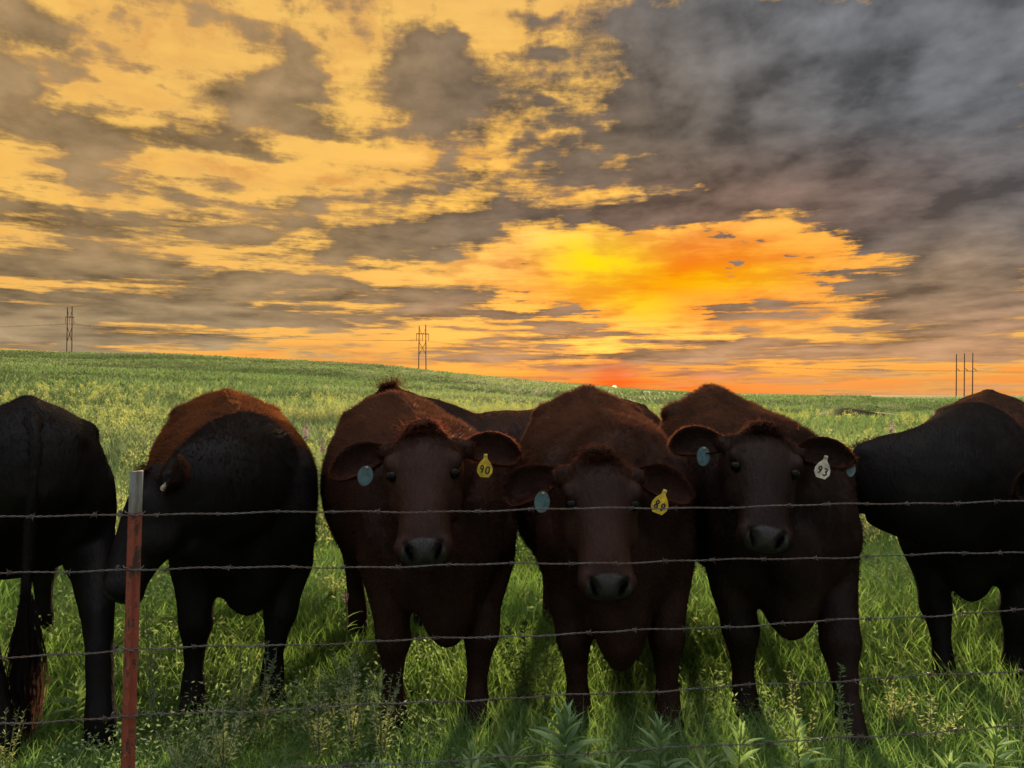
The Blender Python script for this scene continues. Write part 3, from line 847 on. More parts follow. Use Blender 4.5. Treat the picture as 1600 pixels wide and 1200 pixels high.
    nose = (nose_v[polys].mean(1) > .5).astype(int)
    body = mesh_np('body', Vv, [polys], hide, root, smooth=True, attrs={'nose': nose_v, 'nostril': nost})
    # fur
    T = np.concatenate([polys[:, [0, 1, 2]], polys[:, [0, 2, 3]]])
    tn = np.concatenate([nose, nose]); cz = Vv[T].mean(1)
    ht, hu, hn = headco(cz)
    hd = (ht > -.05) & (ht < .60) & (np.abs(hu) < .2) & (hn < .12) & (hn > -.26)
    wgt = np.where(tn > 0, 0, np.where(cz[:, 2] < 0.16, 0.15, np.where(hd, 2.0, 1.0)))
    top = np.clip((cz[:, 2] - 1.0 * s) / 0.25, 0, 1)
    wgt = wgt * (1 + 1.2 * top)
    P, N, ti = sample_surface(Vv, T, hair, rng, wgt)
    pt, pu, pn = headco(P)
    hd = (pt > -.05) & (pt < .60) & (np.abs(pu) < .2) & (pn < .12) & (pn > -.26)
    flow = np.tile(V3(0, .75, -.65), (hair, 1))
    flow[:, 0] += np.sign(P[:, 0]) * 0.35
    leg = P[:, 2] < 0.62 * s
    flow[leg] = V3(0, .15, -1)
    flow[hd] = (-a * 0.75)[None] + np.sign(pu[hd])[:, None] * u[None] * 0.4
    ln = np.where(hd, 0.012, np.where(leg, 0.015, 0.025)) * (0.6 + 0.8 * rng.random(hair))
    tuft = hd & (pt < .10) & (pn > -.08)
    flow[tuft] = (a * 0.5 + n * .1)[None] + np.sign(pu[tuft])[:, None] * u[None] * 0.5 + rng.normal(0, .35, (tuft.sum(), 3))
    ln = np.where(tuft, 0.024 * (0.5 + rng.random(hair)), ln)
    ln = ln * fl
    topl = P[:, 2] > 1.22 * s
    ln = np.where(topl & ~hd, ln * 1.25, ln)
    lift = np.where(hd, 0.30, 0.42) * fl + rng.random(hair) * 0.42 + np.where(tuft, 0.10, 0)
    wd = np.where(hd, 0.0028, 0.0040) * (0.7 + 0.6 * rng.random(hair))
    bk = np.clip((P[:, 2] / s - rust_glow_z) / 0.25, 0, 1) * np.clip((P[:, 1] / s + 0.05) / 0.3, 0, 1) * (~hd)
    bk = np.clip(bk * (0.35 + 1.1 * vnoise(P[:, 0] * 14 + seed, P[:, 1] * 6, 31)) * (0.4 + 0.9 * rng.random(hair)), 0, 1)
    V, T3, NN, tin, bkk = fur_mesh(P, N, flow, ln, wd, lift, rng.random(hair), bk, rng)
    tag(mesh_np('fur', V, [T3], fur, root, attrs={'tint': tin, 'back': bkk}, normals=NN), kind='stuff')
    # forelock
    k = 500
    th = rng.random(k)
    P = (poll[None] + u[None] * (rng.normal(0, .045, k) * hw)[:, None] + a[None] * ((rng.random(k) * .06 - .01) * hs)[:, None] + n[None] * ((.03 + rng.random(k) * .03) * hs)[:, None])
    Nf = np.tile(unit(n - a * .6), (k, 1))
    V, T3, NN, tin, bkk = fur_mesh(P, Nf, (a * 1.0)[None] + rng.normal(0, .5, (k, 3)), (0.028 + 0.030 * rng.random(k)) * lock, np.full(k, .0042), 0.15 + rng.random(k) * (.55 if lock < 1.5 else 1.0), rng.random(k), np.full(k, .06), rng)
    tag(mesh_np('forelock', V, [T3], fur, root, attrs={'tint': tin, 'back': bkk}, normals=NN), kind='stuff')
    # eyes
    for sx in (-1, 1):
        c = hp(.205, sx * .101, .010)
        bmx = bmesh.new(); bmesh.ops.create_uvsphere(bmx, u_segments=16, v_segments=10, radius=0.023 * hs)
        em = bpy.data.meshes.new('eye'); bmx.to_mesh(em); bmx.free(); em.materials.append(EYE_M)
        for p in em.polygons: p.use_smooth = True
        eo = bpy.data.objects.new('eye', em); COL.objects.link(eo); eo.parent = root; eo.location = c
    # hooves: two claws each
    for i, f in enumerate(feet):
        Lh = Lump()
        for sx in (-1, 1):
            q = f + V3(sx * .031, 0, 0) * s
            Lh.rings([Lh.ring(q + V3(0, oy, z) * s, X, V3(0, 1, 0), rx * s, ry * s, k=12) for oy, z, rx, ry in ((-.012, .0, .030, .066), (-.008, .03, .029, .060), (.002, .062, .026, .048), (.006, .075, .018, .03))])
        ho = mesh_np('hoof', np.concatenate(Lh.v), Lh.f, HOOF_M, root, smooth=True)
    # ears
    ears = []
    for k, sx in enumerate((-1, 1)):
        VE, FE = ear_mesh(0.225 * hs, 0.150 * hs)
        dr = ear_droop[k]
        bx = unit(u * sx * 1.0 - unit(ROT.T @ V3(0, 0, 1)) * dr - n * 0.10)
        upv = -a
        bz = unit(upv - bx * np.dot(upv, bx)); by = unit(np.cross(bz, bx)) * 1.0
        if np.dot(by, n) > 0: by = -by
        o_ = hp(.055, sx * .135, -.055)
        W = o_[None] + VE[:, :1] * bx[None] + VE[:, 1:2] * by[None] + VE[:, 2:] * bz[None]
        if sx * np.dot(np.cross(bx, by), bz) * sx < 0: FE = FE[:, ::-1]
        eo = mesh_np('ear', W, [FE], hide, root, smooth=True)
        TE = np.concatenate([FE[:, [0, 1, 2]], FE[:, [0, 2, 3]]])
        P, N, _ = sample_surface(W, TE, 4600, rng)
        V, T3, NN, tin, bkk = fur_mesh(P, N, np.tile(bx, (4600, 1)), 0.013 + .016 * rng.random(4600), np.full(4600, .0028), 0.35 + rng.random(4600) * .6, rng.random(4600), np.full(4600, .10), rng)
        tag(mesh_np('ear_fur', V, [T3], fur, eo, attrs={'tint': tin, 'back': bkk}, normals=NN), kind='stuff')
        ears.append((o_, bx, by, bz))
    # tags: (kind, side, along, up, text, world tilt)
    for tg in tags:
        kind, sd, al, up, txt, tilt, sz = tg
        o_, bx, by, bz = ears[0 if sd < 0 else 1]
        c = o_ + bx * al * hs + bz * up * hs - by * (0.0 if kind != 'back' else -0.055) + ROT.T @ V3(0, -0.022 if kind != 'back' else 0.0, 0)
        if kind == 'round' or kind == 'back':
            ol = [(math.cos(q) * .031 * sz, math.sin(q) * .042 * sz - .034 * sz) for q in np.linspace(0, 2 * np.pi, 24, endpoint=False)]
            mt = TAG_TEAL
        else:
            ol = [(-.007, .022), (.007, .022), (.008, .002), (.022, -.014), (.031, -.034), (.031, -.052), (.018, -.072), (-.018, -.072), (-.031, -.052), (-.031, -.034), (-.022, -.014), (-.008, .002)]
            ol = [(x * sz, z * sz) for x, z in ol]
            mt = TAG_YELLOW if kind == 'yellow' else TAG_CREAM
        Vp, Fp = prism(ol, 0.0025)
        fw = unit(toL(np.asarray(loc) + V3(0, -1, 0)) if False else ROT.T @ unit(V3(tilt[1], -1, tilt[2])))
        zz = ROT.T @ V3(math.sin(tilt[0]), 0, math.cos(tilt[0])); yy = -fw; zz = unit(zz - yy * np.dot(zz, yy)); xx = np.cross(yy, zz)
        M = np.stack([xx, yy, zz])
        to_ = mesh_np('ear_tag', c[None] + Vp @ M, Fp, mt, root)
        to_['label'] = {'round': 'teal oval ear tag', 'back': 'teal oval ear tag at the tip of the ear', 'yellow': 'yellow ear tag with black number ' + txt, 'cream': 'cream ear tag with black number ' + txt}[kind]
        if txt:
            Vd, Fd = digits_mesh(txt, .042 * sz, .030 * sz, .0056 * sz, slant=0.10, off=0.004 * sz)
            Vd = Vd + V3(0, -.0012, -.040 * sz)
            mesh_np('number', c[None] + Vd @ M, Fd, INK, to_)
        if True:
            Lb = Lump(); Lb.ball(V3(0, -.002, .014 * sz if txt else 0), V3(.0055, .004, .0055) * sz, k=10)
            mesh_np('stud', c[None] + np.concatenate(Lb.v) @ M, Lb.f, STUD_M, to_, smooth=True)
    # tail
    if tail:
        L2 = Lump()
        tp = [V3(0, 1.46, 1.31 + hips_up * .8), V3(0, 1.55, 1.28 + hips_up * .7), V3(.0, 1.628, 1.17), V3(.01, 1.638, 1.0), V3(.02, 1.635, .8), V3(.03, 1.65, .62), V3(.03, 1.66, .50)]
        L2.path([p * s for p in tp], np.array([.05, .040, .030, .024, .021, .018, .014]) * s, np.array([.05, .040, .030, .024, .021, .018, .014]) * s)
        to = mesh_np('tail', np.concatenate(L2.v), L2.f, hide, root, smooth=True)
        TT = np.array([t for f in L2.f for t in ((f[:3],) if len(f) == 3 else (f[:3], (f[0], f[2], f[3])))])
        VT = np.concatenate(L2.v); P, N, _ = sample_surface(VT, TT, 3000, rng)
        ctr = np.array([0, 1.6 * s, 0]); 
        V, T3, NN, tin, bkk = fur_mesh(P, N, np.tile(V3(0, 0, -1), (3000, 1)), .012 + .014 * rng.random(3000), np.full(3000, .0035), .3 + rng.random(3000) * .5, rng.random(3000), np.zeros(3000), rng)
        tag(mesh_np('tail_fur', V, [T3], fur, to, attrs={'tint': tin, 'back': bkk}, normals=NN), kind='stuff')
        # switch: long strands
        k = 420; Vt = []; Ft = []; tn = []
        for i in range(k):
            t0 = rng.random() ** .7
            z0 = (.66 - .26 * t0); p0 = V3(.03, 1.66, z0) * s + rng.normal(0, .012, 3)
            ln_ = (0.30 + .26 * rng.random()) * (1 - .3 * t0); ang = rng.random() * 6.28; sp = rng.random() * .07
            b0 = len(Vt)
            for q in range(6):
                t = q / 5
                c = p0 + V3(math.cos(ang) * sp * math.sin(t * 2.6), math.sin(ang) * sp * math.sin(t * 2.6), -ln_ * t) + rng.normal(0, .003, 3)
                w_ = .0028 * (1 - t * .7)
                Vt.append(c - V3(w_, 0, 0)); Vt.append(c + V3(w_, 0, 0)); tn += [rng.random() * .6] * 2
                if q: Ft.append((b0 + 2 * q - 2, b0 + 2 * q - 1, b0 + 2 * q + 1, b0 + 2 * q))
        tag(mesh_np('tail_switch', np.array(Vt), Ft, fur, to, attrs={'tint': tn, 'back': np.full(len(tn), .02)}), kind='stuff')
    return root

BROWN = (0.041, 0.0190, 0.0128)  # dark coat with warm flare haze mixed into its colour
BLACK = (0.0130, 0.0112, 0.0108)
RUSTY_GLOW = (0.17, 0.060, 0.020)  # brown back hair, sunlit glow included in the colour
UMBER_GLOW = (0.105, 0.047, 0.026)  # reddish sun glow on dark backs, painted as hair colour

def herd():
    R = math.radians
    px = lambda p, d: ((p - 800) / FPX * d, d)
    # 90
    make_cow('cow', 'dark brown cow with yellow ear tag 90 facing the fence', (-0.335, 3.36, 0), R(18),
             (at(662, 672, 2.95), at(662, 866, 2.63), (0.02, -0.84, 0.5)), 1.04, BROWN, UMBER_GLOW, 1.0, width=1.04,
             tags=(('round', -1, .075, -.045, '', (0.2, 0.3, 0), 0.95), ('yellow', 1, .085, -.045, '90', (0.05, -0.1, 0.1), 0.98)),
             legs={'fl': px(618, 3.28), 'fr': px(748, 3.24)}, hips_up=0.03, drop=0.04, ear_droop=(.20, .06), voxel=0.0095)
    # 89
    make_cow('cow', 'dark brown cow with yellow ear tag 89 and lowest head at the fence', (0.455, 3.32, 0), R(-0.5),
             (at(935, 712, 2.92), at(951, 922, 2.63), (0.03, -0.86, 0.5)), 1.05, BROWN, UMBER_GLOW, 2.0, width=1.06,
             tags=(('round', -1, .075, -.050, '', (0.1, 0.2, 0), 1.0), ('yellow', 1, .105, -.050, '89', (0.35, -0.1, 0.1), 1.05)),
             legs={'fl': px(905, 3.22), 'fr': px(1045, 3.20)}, tent=0.26, hips_up=0.045, drop=0.12, ear_droop=(.30, .22), voxel=0.0095)
    # 93
    make_cow('cow', 'black cow with cream ear tag 93 facing the fence', (1.22, 3.42, 0), R(-2),
             (at(1192, 672, 3.02), at(1197, 846, 2.72), (-0.05, -0.84, 0.5)), 1.05, (0.0260, 0.0150, 0.0115), UMBER_GLOW, 3.0, width=1.0,
             tags=(('round', -1, .085, -.030, '', (0.1, 0.3, 0), 0.95), ('cream', 1, .095, -.035, '93', (0.30, 0.0, 0.1), 1.0), ('back', 1, .235, -.01, '', (0.1, 0.3, 0), 0.75)),
             legs={'fl': px(1165, 3.33), 'fr': px(1332, 3.05)}, tent=0.36, hips_up=0.05, drop=0.03, ear_droop=(.02, -.18), voxel=0.0095)
    # turned head beside the post
    make_cow('cow', 'black cow with rusty back turning its head left behind the red post', (-1.32, 3.66, 0), R(25),
             (at(246, 738, 3.18), at(168, 930, 2.96), (-0.90, -0.38, 0.2)), 1.03, BLACK, RUSTY_GLOW, 4.0, rust_glow_z=0.72, width=1.05, neck_mid=(-1.24, 3.12, 1.08), neck=(1.1, 1.15),
             hips_up=0.06, legs={'fl': px(305, 3.45), 'fr': px(428, 3.60)}, ear_droop=(.1, .1), tags=(('cream', 1, .10, -.03, '', (0.4, 0.8, 0), 0.35),), head_scale=1.25)
    # rump to the camera
    make_cow('cow', 'black cow seen from behind at the left edge, tail hanging down', (-3.03, 4.42, 0), R(218),
             ((-3.75, 5.25, 1.30), (-4.10, 5.60, 0.95), (-.5, .5, .6)), 1.04, BLACK, BLACK, 5.0, tail=True, fl=0.65, hair=36000, width=0.9, legs={'hl': px(160, 3.12), 'hr': px(8, 2.98)})
    # right, head hidden behind 93
    make_cow('cow', 'black cow at the right, neck stretched left behind the 93 cow', (2.40, 3.86, 0), R(-36),
             ((1.70, 3.55, 1.20), (1.86, 4.00, 0.95), (-0.3, 0.5, 0.8)), 1.03, BLACK, UMBER_GLOW, 6.0, neck_mid=(2.00, 3.30, 1.04), neck=(1.15, 1.35), hair=36000, hips_up=0.05, fl=0.55, lock=0.35,
             legs={'fl': px(1470, 3.72), 'fr': px(1578, 3.70)}, ear_droop=(.3, .3))
    # standing sideways behind the others
    make_cow('cow', 'dark brown cow standing sideways behind the 90 and 89 cows', (-0.42, 6.1, 0), R(270),
             ((-1.0, 6.0, 1.53), (-0.86, 5.72, 1.06), (.2, -.9, .4)), 1.02, (0.030, 0.0135, 0.0085), UMBER_GLOW, 7.0, lock=3.2, ear_droop=(1.6, 1.6), hair=26000, voxel=0.015)
    # mostly out of frame on the right
    make_cow('cow', 'black cow at the right edge with only its ear in view', (3.15, 3.05, 0), R(282),
             ((2.37, 2.96, 1.175), (2.36, 2.80, 0.74), (0.0, -0.9, 0.4)), 1.02, BLACK, BLACK, 8.0, hair=18000, voxel=0.016, ear_droop=(.10, .1))
herd()

# ------------------------------------------------------------------ fence
def tube_mesh(P, r, k=5, closed=False):
    P = np.asarray(P, float); n = len(P)
    r = np.full(n, r) if np.isscalar(r) else np.asarray(r)
    T = np.gradient(P, axis=0); T /= np.linalg.norm(T, axis=1)[:, None] + 1e-12
    ref = np.where(np.abs(T[:, 2:3]) > 0.9, np.array([[1.0, 0, 0]]), np.array([[0, 0, 1.0]]))
    U = np.cross(T, ref); U /= np.linalg.norm(U, axis=1)[:, None] + 1e-12; W = np.cross(T, U)
    a = np.arange(k) * 2 * np.pi / k
    V = (P[:, None] + r[:, None, None] * (np.cos(a)[None, :, None] * U[:, None] + np.sin(a)[None, :, None] * W[:, None])).reshape(-1, 3)
    i = np.arange(n - 1)[:, None] * k; j = np.arange(k)[None]; j2 = (j + 1) % k
    F = np.stack([i + j, i + j2, i + k + j2, i + k + j], -1).reshape(-1, 4)
    return V, F

def join_parts(parts):
    V = []; F = []; o = 0
    for v, f in parts:
        V.append(v); F.append(np.asarray(f) + o); o += len(v)
    return np.concatenate(V), np.concatenate(F)

def wire_mat():
    m, g = new_mat('rusty_wire')
    tc = g.new('ShaderNodeTexCoord')
    n = g.noise(tc.outputs['Object'], 14.0, 5.0, 0.65)
    c = g.mix(g.mr(n, 0.38, 0.62), (0.15, 0.15, 0.15, 1), (0.11, 0.078, 0.060, 1))
    mt = g.mr(n, 0.38, 0.62, 0.75, 0.15)
    finish(g, principled(g, c, 0.5, mt, 0.4, normal=bump(g, g.noise(tc.outputs['Object'], 220.0, 3.0, 0.6), 0.4, 0.001)))
    return m

def post_mats():
    m, g = new_mat('red_post_paint')
    tc = g.new('ShaderNodeTexCoord'); p = tc.outputs['Object']
    n = g.noise(g.v('MULTIPLY', p, (1.0, 1.0, 0.35)), 26.0, 6.0, 0.68)
    n2 = g.noise(p, 130.0, 4.0, 0.6)
    c = g.mix(g.mr(n, 0.35, 0.7), (0.290, 0.066, 0.038, 1), (0.400, 0.110, 0.066, 1))
    c = g.mix(g.mr(g.m('ADD', n, g.m('MULTIPLY', n2, 0.25)), 0.64, 0.72), c, (0.085, 0.050, 0.036, 1))
    finish(g, principled(g, c, 0.58, 0.0, 0.4, normal=bump(g, n2, 0.35, 0.002)))
    m2, g = new_mat('bare_post_tip')
    tc = g.new('ShaderNodeTexCoord'); p = tc.outputs['Object']
    n = g.noise(g.v('MULTIPLY', p, (1.0, 1.0, 0.25)), 40.0, 5.0, 0.65)
    c = g.mix(g.mr(n, 0.35, 0.68), (0.34, 0.37, 0.39, 1), (0.24, 0.20, 0.16, 1))
    finish(g, principled(g, c, 0.48, 0.35, 0.5, normal=bump(g, n, 0.3, 0.002)))
    return m, m2

def t_profile(sc=1.15):
    """T-post section, flange to the camera (-Y), stem behind"""
    o = [(-.019, -.001), (-.019, -.0035), (-.0085, -.0065), (-.0050, -.0160), (.0050, -.0160), (.0085, -.0065), (.019, -.0035), (.019, -.001),
         (.005, .001), (.0035, .030), (-.0035, .030), (-.005, .001)]
    return np.array([(x * sc, y * sc) for x, y in o])

def extrude(profile, z0, z1, axis_bot, axis_top, zref, rings=2):
    k = len(profile); V = []; F = []
    for i in range(rings):
        z = z0 + (z1 - z0) * i / (rings - 1); t = (z - zref[0]) / (zref[1] - zref[0])
        c = axis_bot + (axis_top - axis_bot) * t
        for x, y in profile: V.append((c[0] + x, c[1] + y, z))
    for i in range(rings - 1):
        for j in range(k):
            j2 = (j + 1) % k; F.append((i * k + j, i * k + j2, (i + 1) * k + j2, (i + 1) * k + j))
    F.append(tuple(range(k - 1, -1, -1))); F.append(tuple((rings - 1) * k + j for j in range(k)))
    return np.array(V), F

def build_fence():
    WM = wire_mat(); PM, TM = post_mats()
    P0 = np.array([-1.185, 2.30]); slope = (2.657 - 2.30) / (1.840 + 1.185)
    fy = lambda x: P0[1] + (x - P0[0]) * slope
    root = empty('barbed_wire_fence', (P0[0], P0[1], 0))
    tag(root, 'five-strand barbed wire fence on a red steel post with a bare grey tip', 'fence')
    off = np.array([P0[0], P0[1], 0.0])
    heights = [(1.100, 1.100), (0.930, 0.9225), (0.682, 0.720), (0.477, 0.497), (0.293, 0.303)]
    posts = [-5.4, P0[0], 3.05]
    for i, xp in enumerate(posts):
        zt = 1.231 if i == 1 else 1.22
        lean = np.array([0.022, 0.0]) if i == 1 else np.array([-0.01, 0.01])
        bot = np.array([xp - lean[0] * .85, fy(xp) + 0.022]) - off[:2]; top = bot + lean * 1.2
        V, F = extrude(t_profile(), -0.25, 1.101, bot, top, (0, 1.2), 3)
        po = mesh_np('post', V, F, PM, root)
        V, F = extrude(t_profile(1.10), 1.102, zt, bot, top, (0, 1.2), 2)
        mesh_np('post_tip', V, F, TM, po)
        # studs along the rib
        sv, sf = prism([(-.0045, -.006), (.0045, -.006), (.0045, .006), (-.0045, .006)], 0.007)
        sm = None
        for z in np.arange(0.08, 1.08, 0.054):
            c = bot + (top - bot) * (z / 1.2)
            if sm is None:
                so = mesh_np('stud', sv, sf, PM, po); sm = so.data
            else:
                so = bpy.data.objects.new('stud', sm); COL.objects.link(so); so.parent = po
            so.location = (c[0], c[1] - .0225, z)
        # wire clips
        for h0, h1 in heights:
            z = h0; c = bot + (top - bot) * (z / 1.2)
            t = np.linspace(0, 1, 26)
            X_ = (t - .5) * 0.064
            Y_ = -0.0215 + 0.016 * np.clip((np.abs(t - .5) - .30) / .2, 0, 1) + 0.003 * np.cos(t * 2 * np.pi)
            Z_ = 0.004 * np.sin(t * 2 * np.pi * 1.0) + 0.006 * np.clip((np.abs(t - .5) - .40) / .1, 0, 1)
            v, f = tube_mesh(np.stack([X_ + c[0], Y_ + c[1], Z_ + z], -1), 0.0019, 5)
            mesh_np('wire_clip', v, [f], WM, po, smooth=True)
            # loop of the clip twisted round the wire on the left
            tt = np.linspace(0, 2 * np.pi * 1.6, 30)
            v, f = tube_mesh(np.stack([c[0] - .040 - .004 * tt / 6 + 0 * tt, c[1] - .012 + .0075 * np.cos(tt), z + .0085 * np.sin(tt)], -1), 0.0017, 5)
            mesh_np('clip_twist', v, [f], WM, po, smooth=True)
    # barb: two turns and four points
    tt = np.linspace(0, 2 * np.pi * 1.75, 26)
    coil = np.stack([(tt / tt[-1] - .5) * 0.012, .0060 * np.cos(tt), .0060 * np.sin(tt)], -1)
    bp = [tube_mesh(coil, .0016, 5)]
    for sx, dy, dz in ((-1, .35, 1), (1, -.4, 1), (-1, -.5, -1), (1, .45, -1)):
        p0 = np.array([sx * .0045, 0, 0]); d_ = np.array([sx * .45, dy, dz]); d_ /= np.linalg.norm(d_)
        q = p0[None] + d_[None] * np.linspace(0, .016, 4)[:, None]
        bp.append(tube_mesh(q, np.array([.0017, .0016, .0013, .0003]), 4))
    bv, bf = join_parts(bp); bv = bv * 0.85; barb_me = None
    rngb = np.random.default_rng(3)
    for w, (hL, hR) in enumerate(heights):
        x = np.arange(posts[0], posts[2], 0.0065)
        def zz(x):
            z = hL + (hR - hL) * (x - P0[0]) / 3.025
            k = np.where(x < P0[0], (x - posts[0]) / (P0[0] - posts[0]), (x - P0[0]) / (posts[2] - P0[0]))
            z = z - (0.012 + 0.006 * (w % 3)) * 4 * k * (1 - k)
            return z + 0.0028 * np.sin(x * (7.1 + w) + w * 2) + 0.0016 * np.sin(x * (23 + 2 * w) + w)
        y = fy(x) + 0.002 * np.sin(x * 5 + w)
        z = zz(x); ph = x * 2 * np.pi / 0.052 + w
        parts = []
        for s_ in (0, np.pi):
            parts.append(tube_mesh(np.stack([x - off[0], y - off[1] + .0020 * np.cos(ph + s_), z + .0020 * np.sin(ph + s_)], -1), 0.0014, 4))
        v, f = join_parts(parts)
        wo = mesh_np('wire', v, [f], WM, root, smooth=True)
        wo['label'] = ['topmost strand of barbed wire', 'second strand of barbed wire from the top', 'middle strand of barbed wire', 'second strand of barbed wire from the ground', 'lowest strand of barbed wire'][w]
        xb = posts[0] + 0.07 + rngb.random() * .1
        while xb < posts[2] - .05:
            if -2.1 < xb < 2.35 and abs(xb - P0[0]) > .05:
                if barb_me is None:
                    bo = mesh_np('barb', bv, [bf], WM, wo, smooth=True); barb_me = bo.data
                else:
                    bo = bpy.data.objects.new('barb', barb_me); COL.objects.link(bo); bo.parent = wo
                bo.location = (xb - off[0], float(fy(xb)) - off[1], float(zz(np.array(xb))))
                bo.rotation_euler = (rngb.random() * 6.28, 0, (rngb.random() - .5) * .5)
            xb += 0.135 + rngb.random() * .07
build_fence()

# ------------------------------------------------------------------ power line on the horizon
WOOD = simple_mat('weathered_pole', (0.085, 0.055, 0.032), 0.85, scale=2.0, var=0.3)
STEEL = simple_mat('line_hardware', (0.10, 0.08, 0.07), 0.6, scale=3.0)

def gz(x, y): return float(ground_z(np.array([x]), np.array([y]))[0])

def bar(p, q, r, k=8, r2=None):
    t = np.linspace(0, 1, 3)[:, None]
    V, F = tube_mesh(np.asarray(p, float)[None] * (1 - t) + np.asarray(q, float)[None] * t, np.linspace(r, r2 if r2 else r, 3), k)
    n = len(V)
    return V, [tuple(f) for f in F] + [tuple(range(k)), tuple(range(n - 1, n - k - 1, -1))]

def h_frame(px, top_y, dist, sep, arm, label, ang):
    x, y = (px - 800) / FPX * dist, dist
    zb = gz(x, y); zt = CAM_H - (top_y - HOR) / FPX * dist
    r = empty('power_pole', (x, y, zb), ang); tag(r, label, 'power pole', 'poles of the power line on the horizon')
    H = zt - zb
    for sx in (-1, 1):
        V, F = bar((sx * sep / 2 * 1.12, 0, -1.0), (sx * sep / 2, 0, H - (0.5 if sx < 0 else 0)), .24, r2=.17); mesh_np('pole', V, F, WOOD, r, smooth=True)
    za = H * .80
    V, F = bar((-arm / 2, -.22, za), (arm / 2, -.22, za), .16, 4); mesh_np('crossarm', V, F, WOOD, r)
    for sx in (-1, 1):
        V, F = bar((-sx * sep / 2, -.1 * sx, H * .62), (sx * sep / 2 * 1.06, -.1 * sx, H * .36), .10, 5); mesh_np('brace', V, F, WOOD, r)
        V, F = bar((sx * sep / 2, -.05, H * .93), (sx * sep * .12, -.05, za), .07, 5); mesh_np('upper_brace', V, F, WOOD, r)
    pts = []
    for xx in (-arm / 2 + .15, 0, arm / 2 - .15):
        V, F = bar((xx, -.22, za), (xx, -.22, za - 2.6), .11, 6); mesh_np('insulator', V, F, STEEL, r)
        pts.append(Vector((x + xx * math.cos(ang), y + xx * math.sin(ang), zb + za - 2.6)))
    return pts

def single_pole(px, top_y, dist, label):
    x, y = (px - 800) / FPX * dist, dist
    zb = gz(x, y); zt = CAM_H - (top_y - HOR) / FPX * dist; H = zt - zb
    r = empty('power_pole', (x, y, zb)); tag(r, label, 'power pole', 'poles of the power line on the horizon')
    V, F = bar((-.35, 0, -1.0), (0, 0, H), .25, r2=.17); mesh_np('pole', V, F, WOOD, r, smooth=True)
    V, F = bar((.2, 0, H * .66), (1.25, -.3, H * .60), .13, 6); mesh_np('insulator', V, F, STEEL, r)
    return Vector((x + 1.25, y - .3, zb + H * .60))

def build_line():
    a = h_frame(108, 478, 286, 1.55, 3.1, 'two-legged wooden power pole on the hilltop at the far left', 0.5)
    b = h_frame(660, 507, 286, 2.55, 5.0, 'two-legged wooden power pole on the slope above the 90 cow', 0.25)
    c = [single_pole(px, ty, 300, lb) for px, ty, lb in (
        (1495, 553, 'leftmost of the three thin poles on the right horizon'),
        (1507.5, 552, 'middle one of the three thin poles on the right horizon'),
        (1520.5, 551, 'rightmost of the three thin poles on the right horizon'))]
    for i in range(3):
        e0 = a[i] + Vector((-160, 10, 1)); e1 = c[i] + Vector((190, -20, -2.0))
        P = []
        for p, q, sg in ((e0, a[i], 4), (a[i], b[i], 3.6), (b[i], c[i], 6.0), (c[i], e1, 2.5)):
            for t in np.linspace(0, 1, 24, endpoint=False): P.append(np.array(p.lerp(q, t)) - np.array([0, 0, sg * 4 * t * (1 - t) * .5]))
        P.append(np.array(e1))
        V, F = tube_mesh(np.array(P), 0.022, 4)
        tag(mesh_np('power_line', V, [F], STEEL), ['thin power line hung from the left ends of the crossarms', 'thin power line hung from the middles of the crossarms', 'thin power line hung from the right ends of the crossarms'][i], 'power line', 'power lines along the horizon')
build_line()

# ------------------------------------------------------------------ weeds and flowers
def plant_mat(name, base, tr=0.4):
    m, g = new_mat(name)
    tc = g.new('ShaderNodeTexCoord'); oi = g.new('ShaderNodeObjectInfo')
    n = g.noise(tc.outputs['Object'], 18.0, 4.0, 0.6)
    k = g.m('ADD', g.m('MULTIPLY', n, 0.5), g.m('MULTIPLY', oi.outputs['Random'], 0.5))
    c = g.mix(g.mr(k, 0.25, 0.75), tuple(x * 0.72 for x in base) + (1,), tuple(x * 1.3 for x in base) + (1,))
    finish(g, leaf_shader(g, c, g.v('MULTIPLY', c, (1.25, 1.3, 0.6)), tr, 0.5, 0.025))
    return m
LEAF_G = plant_mat('weed_leaf', (0.220, 0.340, 0.170))
LEAF_S = plant_mat('sage_leaf', (0.27, 0.32, 0.20))
LEAF_D = plant_mat('dark_weed_leaf', (0.065, 0.110, 0.038))
STEM_G = plant_mat('weed_stem', (0.150, 0.190, 0.080), 0.15)
PETAL = plant_mat('lupine_petal', (0.270, 0.190, 0.420), 0.35)
PALE_W = plant_mat('pale_weed_leaf', (0.250, 0.290, 0.150), 0.40)

def leaf_data(name, mat, L=1.0, W=0.17):
    """lance-shaped leaf along +X, folded on its midrib and arched"""
    ns = 7; V = []; F = []
    for i in range(ns):
        t = i / (ns - 1); w = W / 2 * (math.sin(math.pi * t ** 0.72) ** 0.9 if 0 < t < 1 else 0.02)
        z = 0.20 * t - 0.34 * t * t
        V += [(t * L, -w, z + w * .55), (t * L, 0, z), (t * L, w, z + w * .55)]
        if i:
            b = i * 3; F += [(b - 3, b, b + 1, b - 2), (b - 2, b + 1, b + 2, b - 1)]
    me = bpy.data.meshes.new(name); me.from_pydata(V, [], F); me.materials.append(mat)
    for p in me.polygons: p.use_smooth = True
    return me
LEAVES = [leaf_data('leaf', LEAF_G, 1, w) for w in (0.15, 0.18, 0.21)]

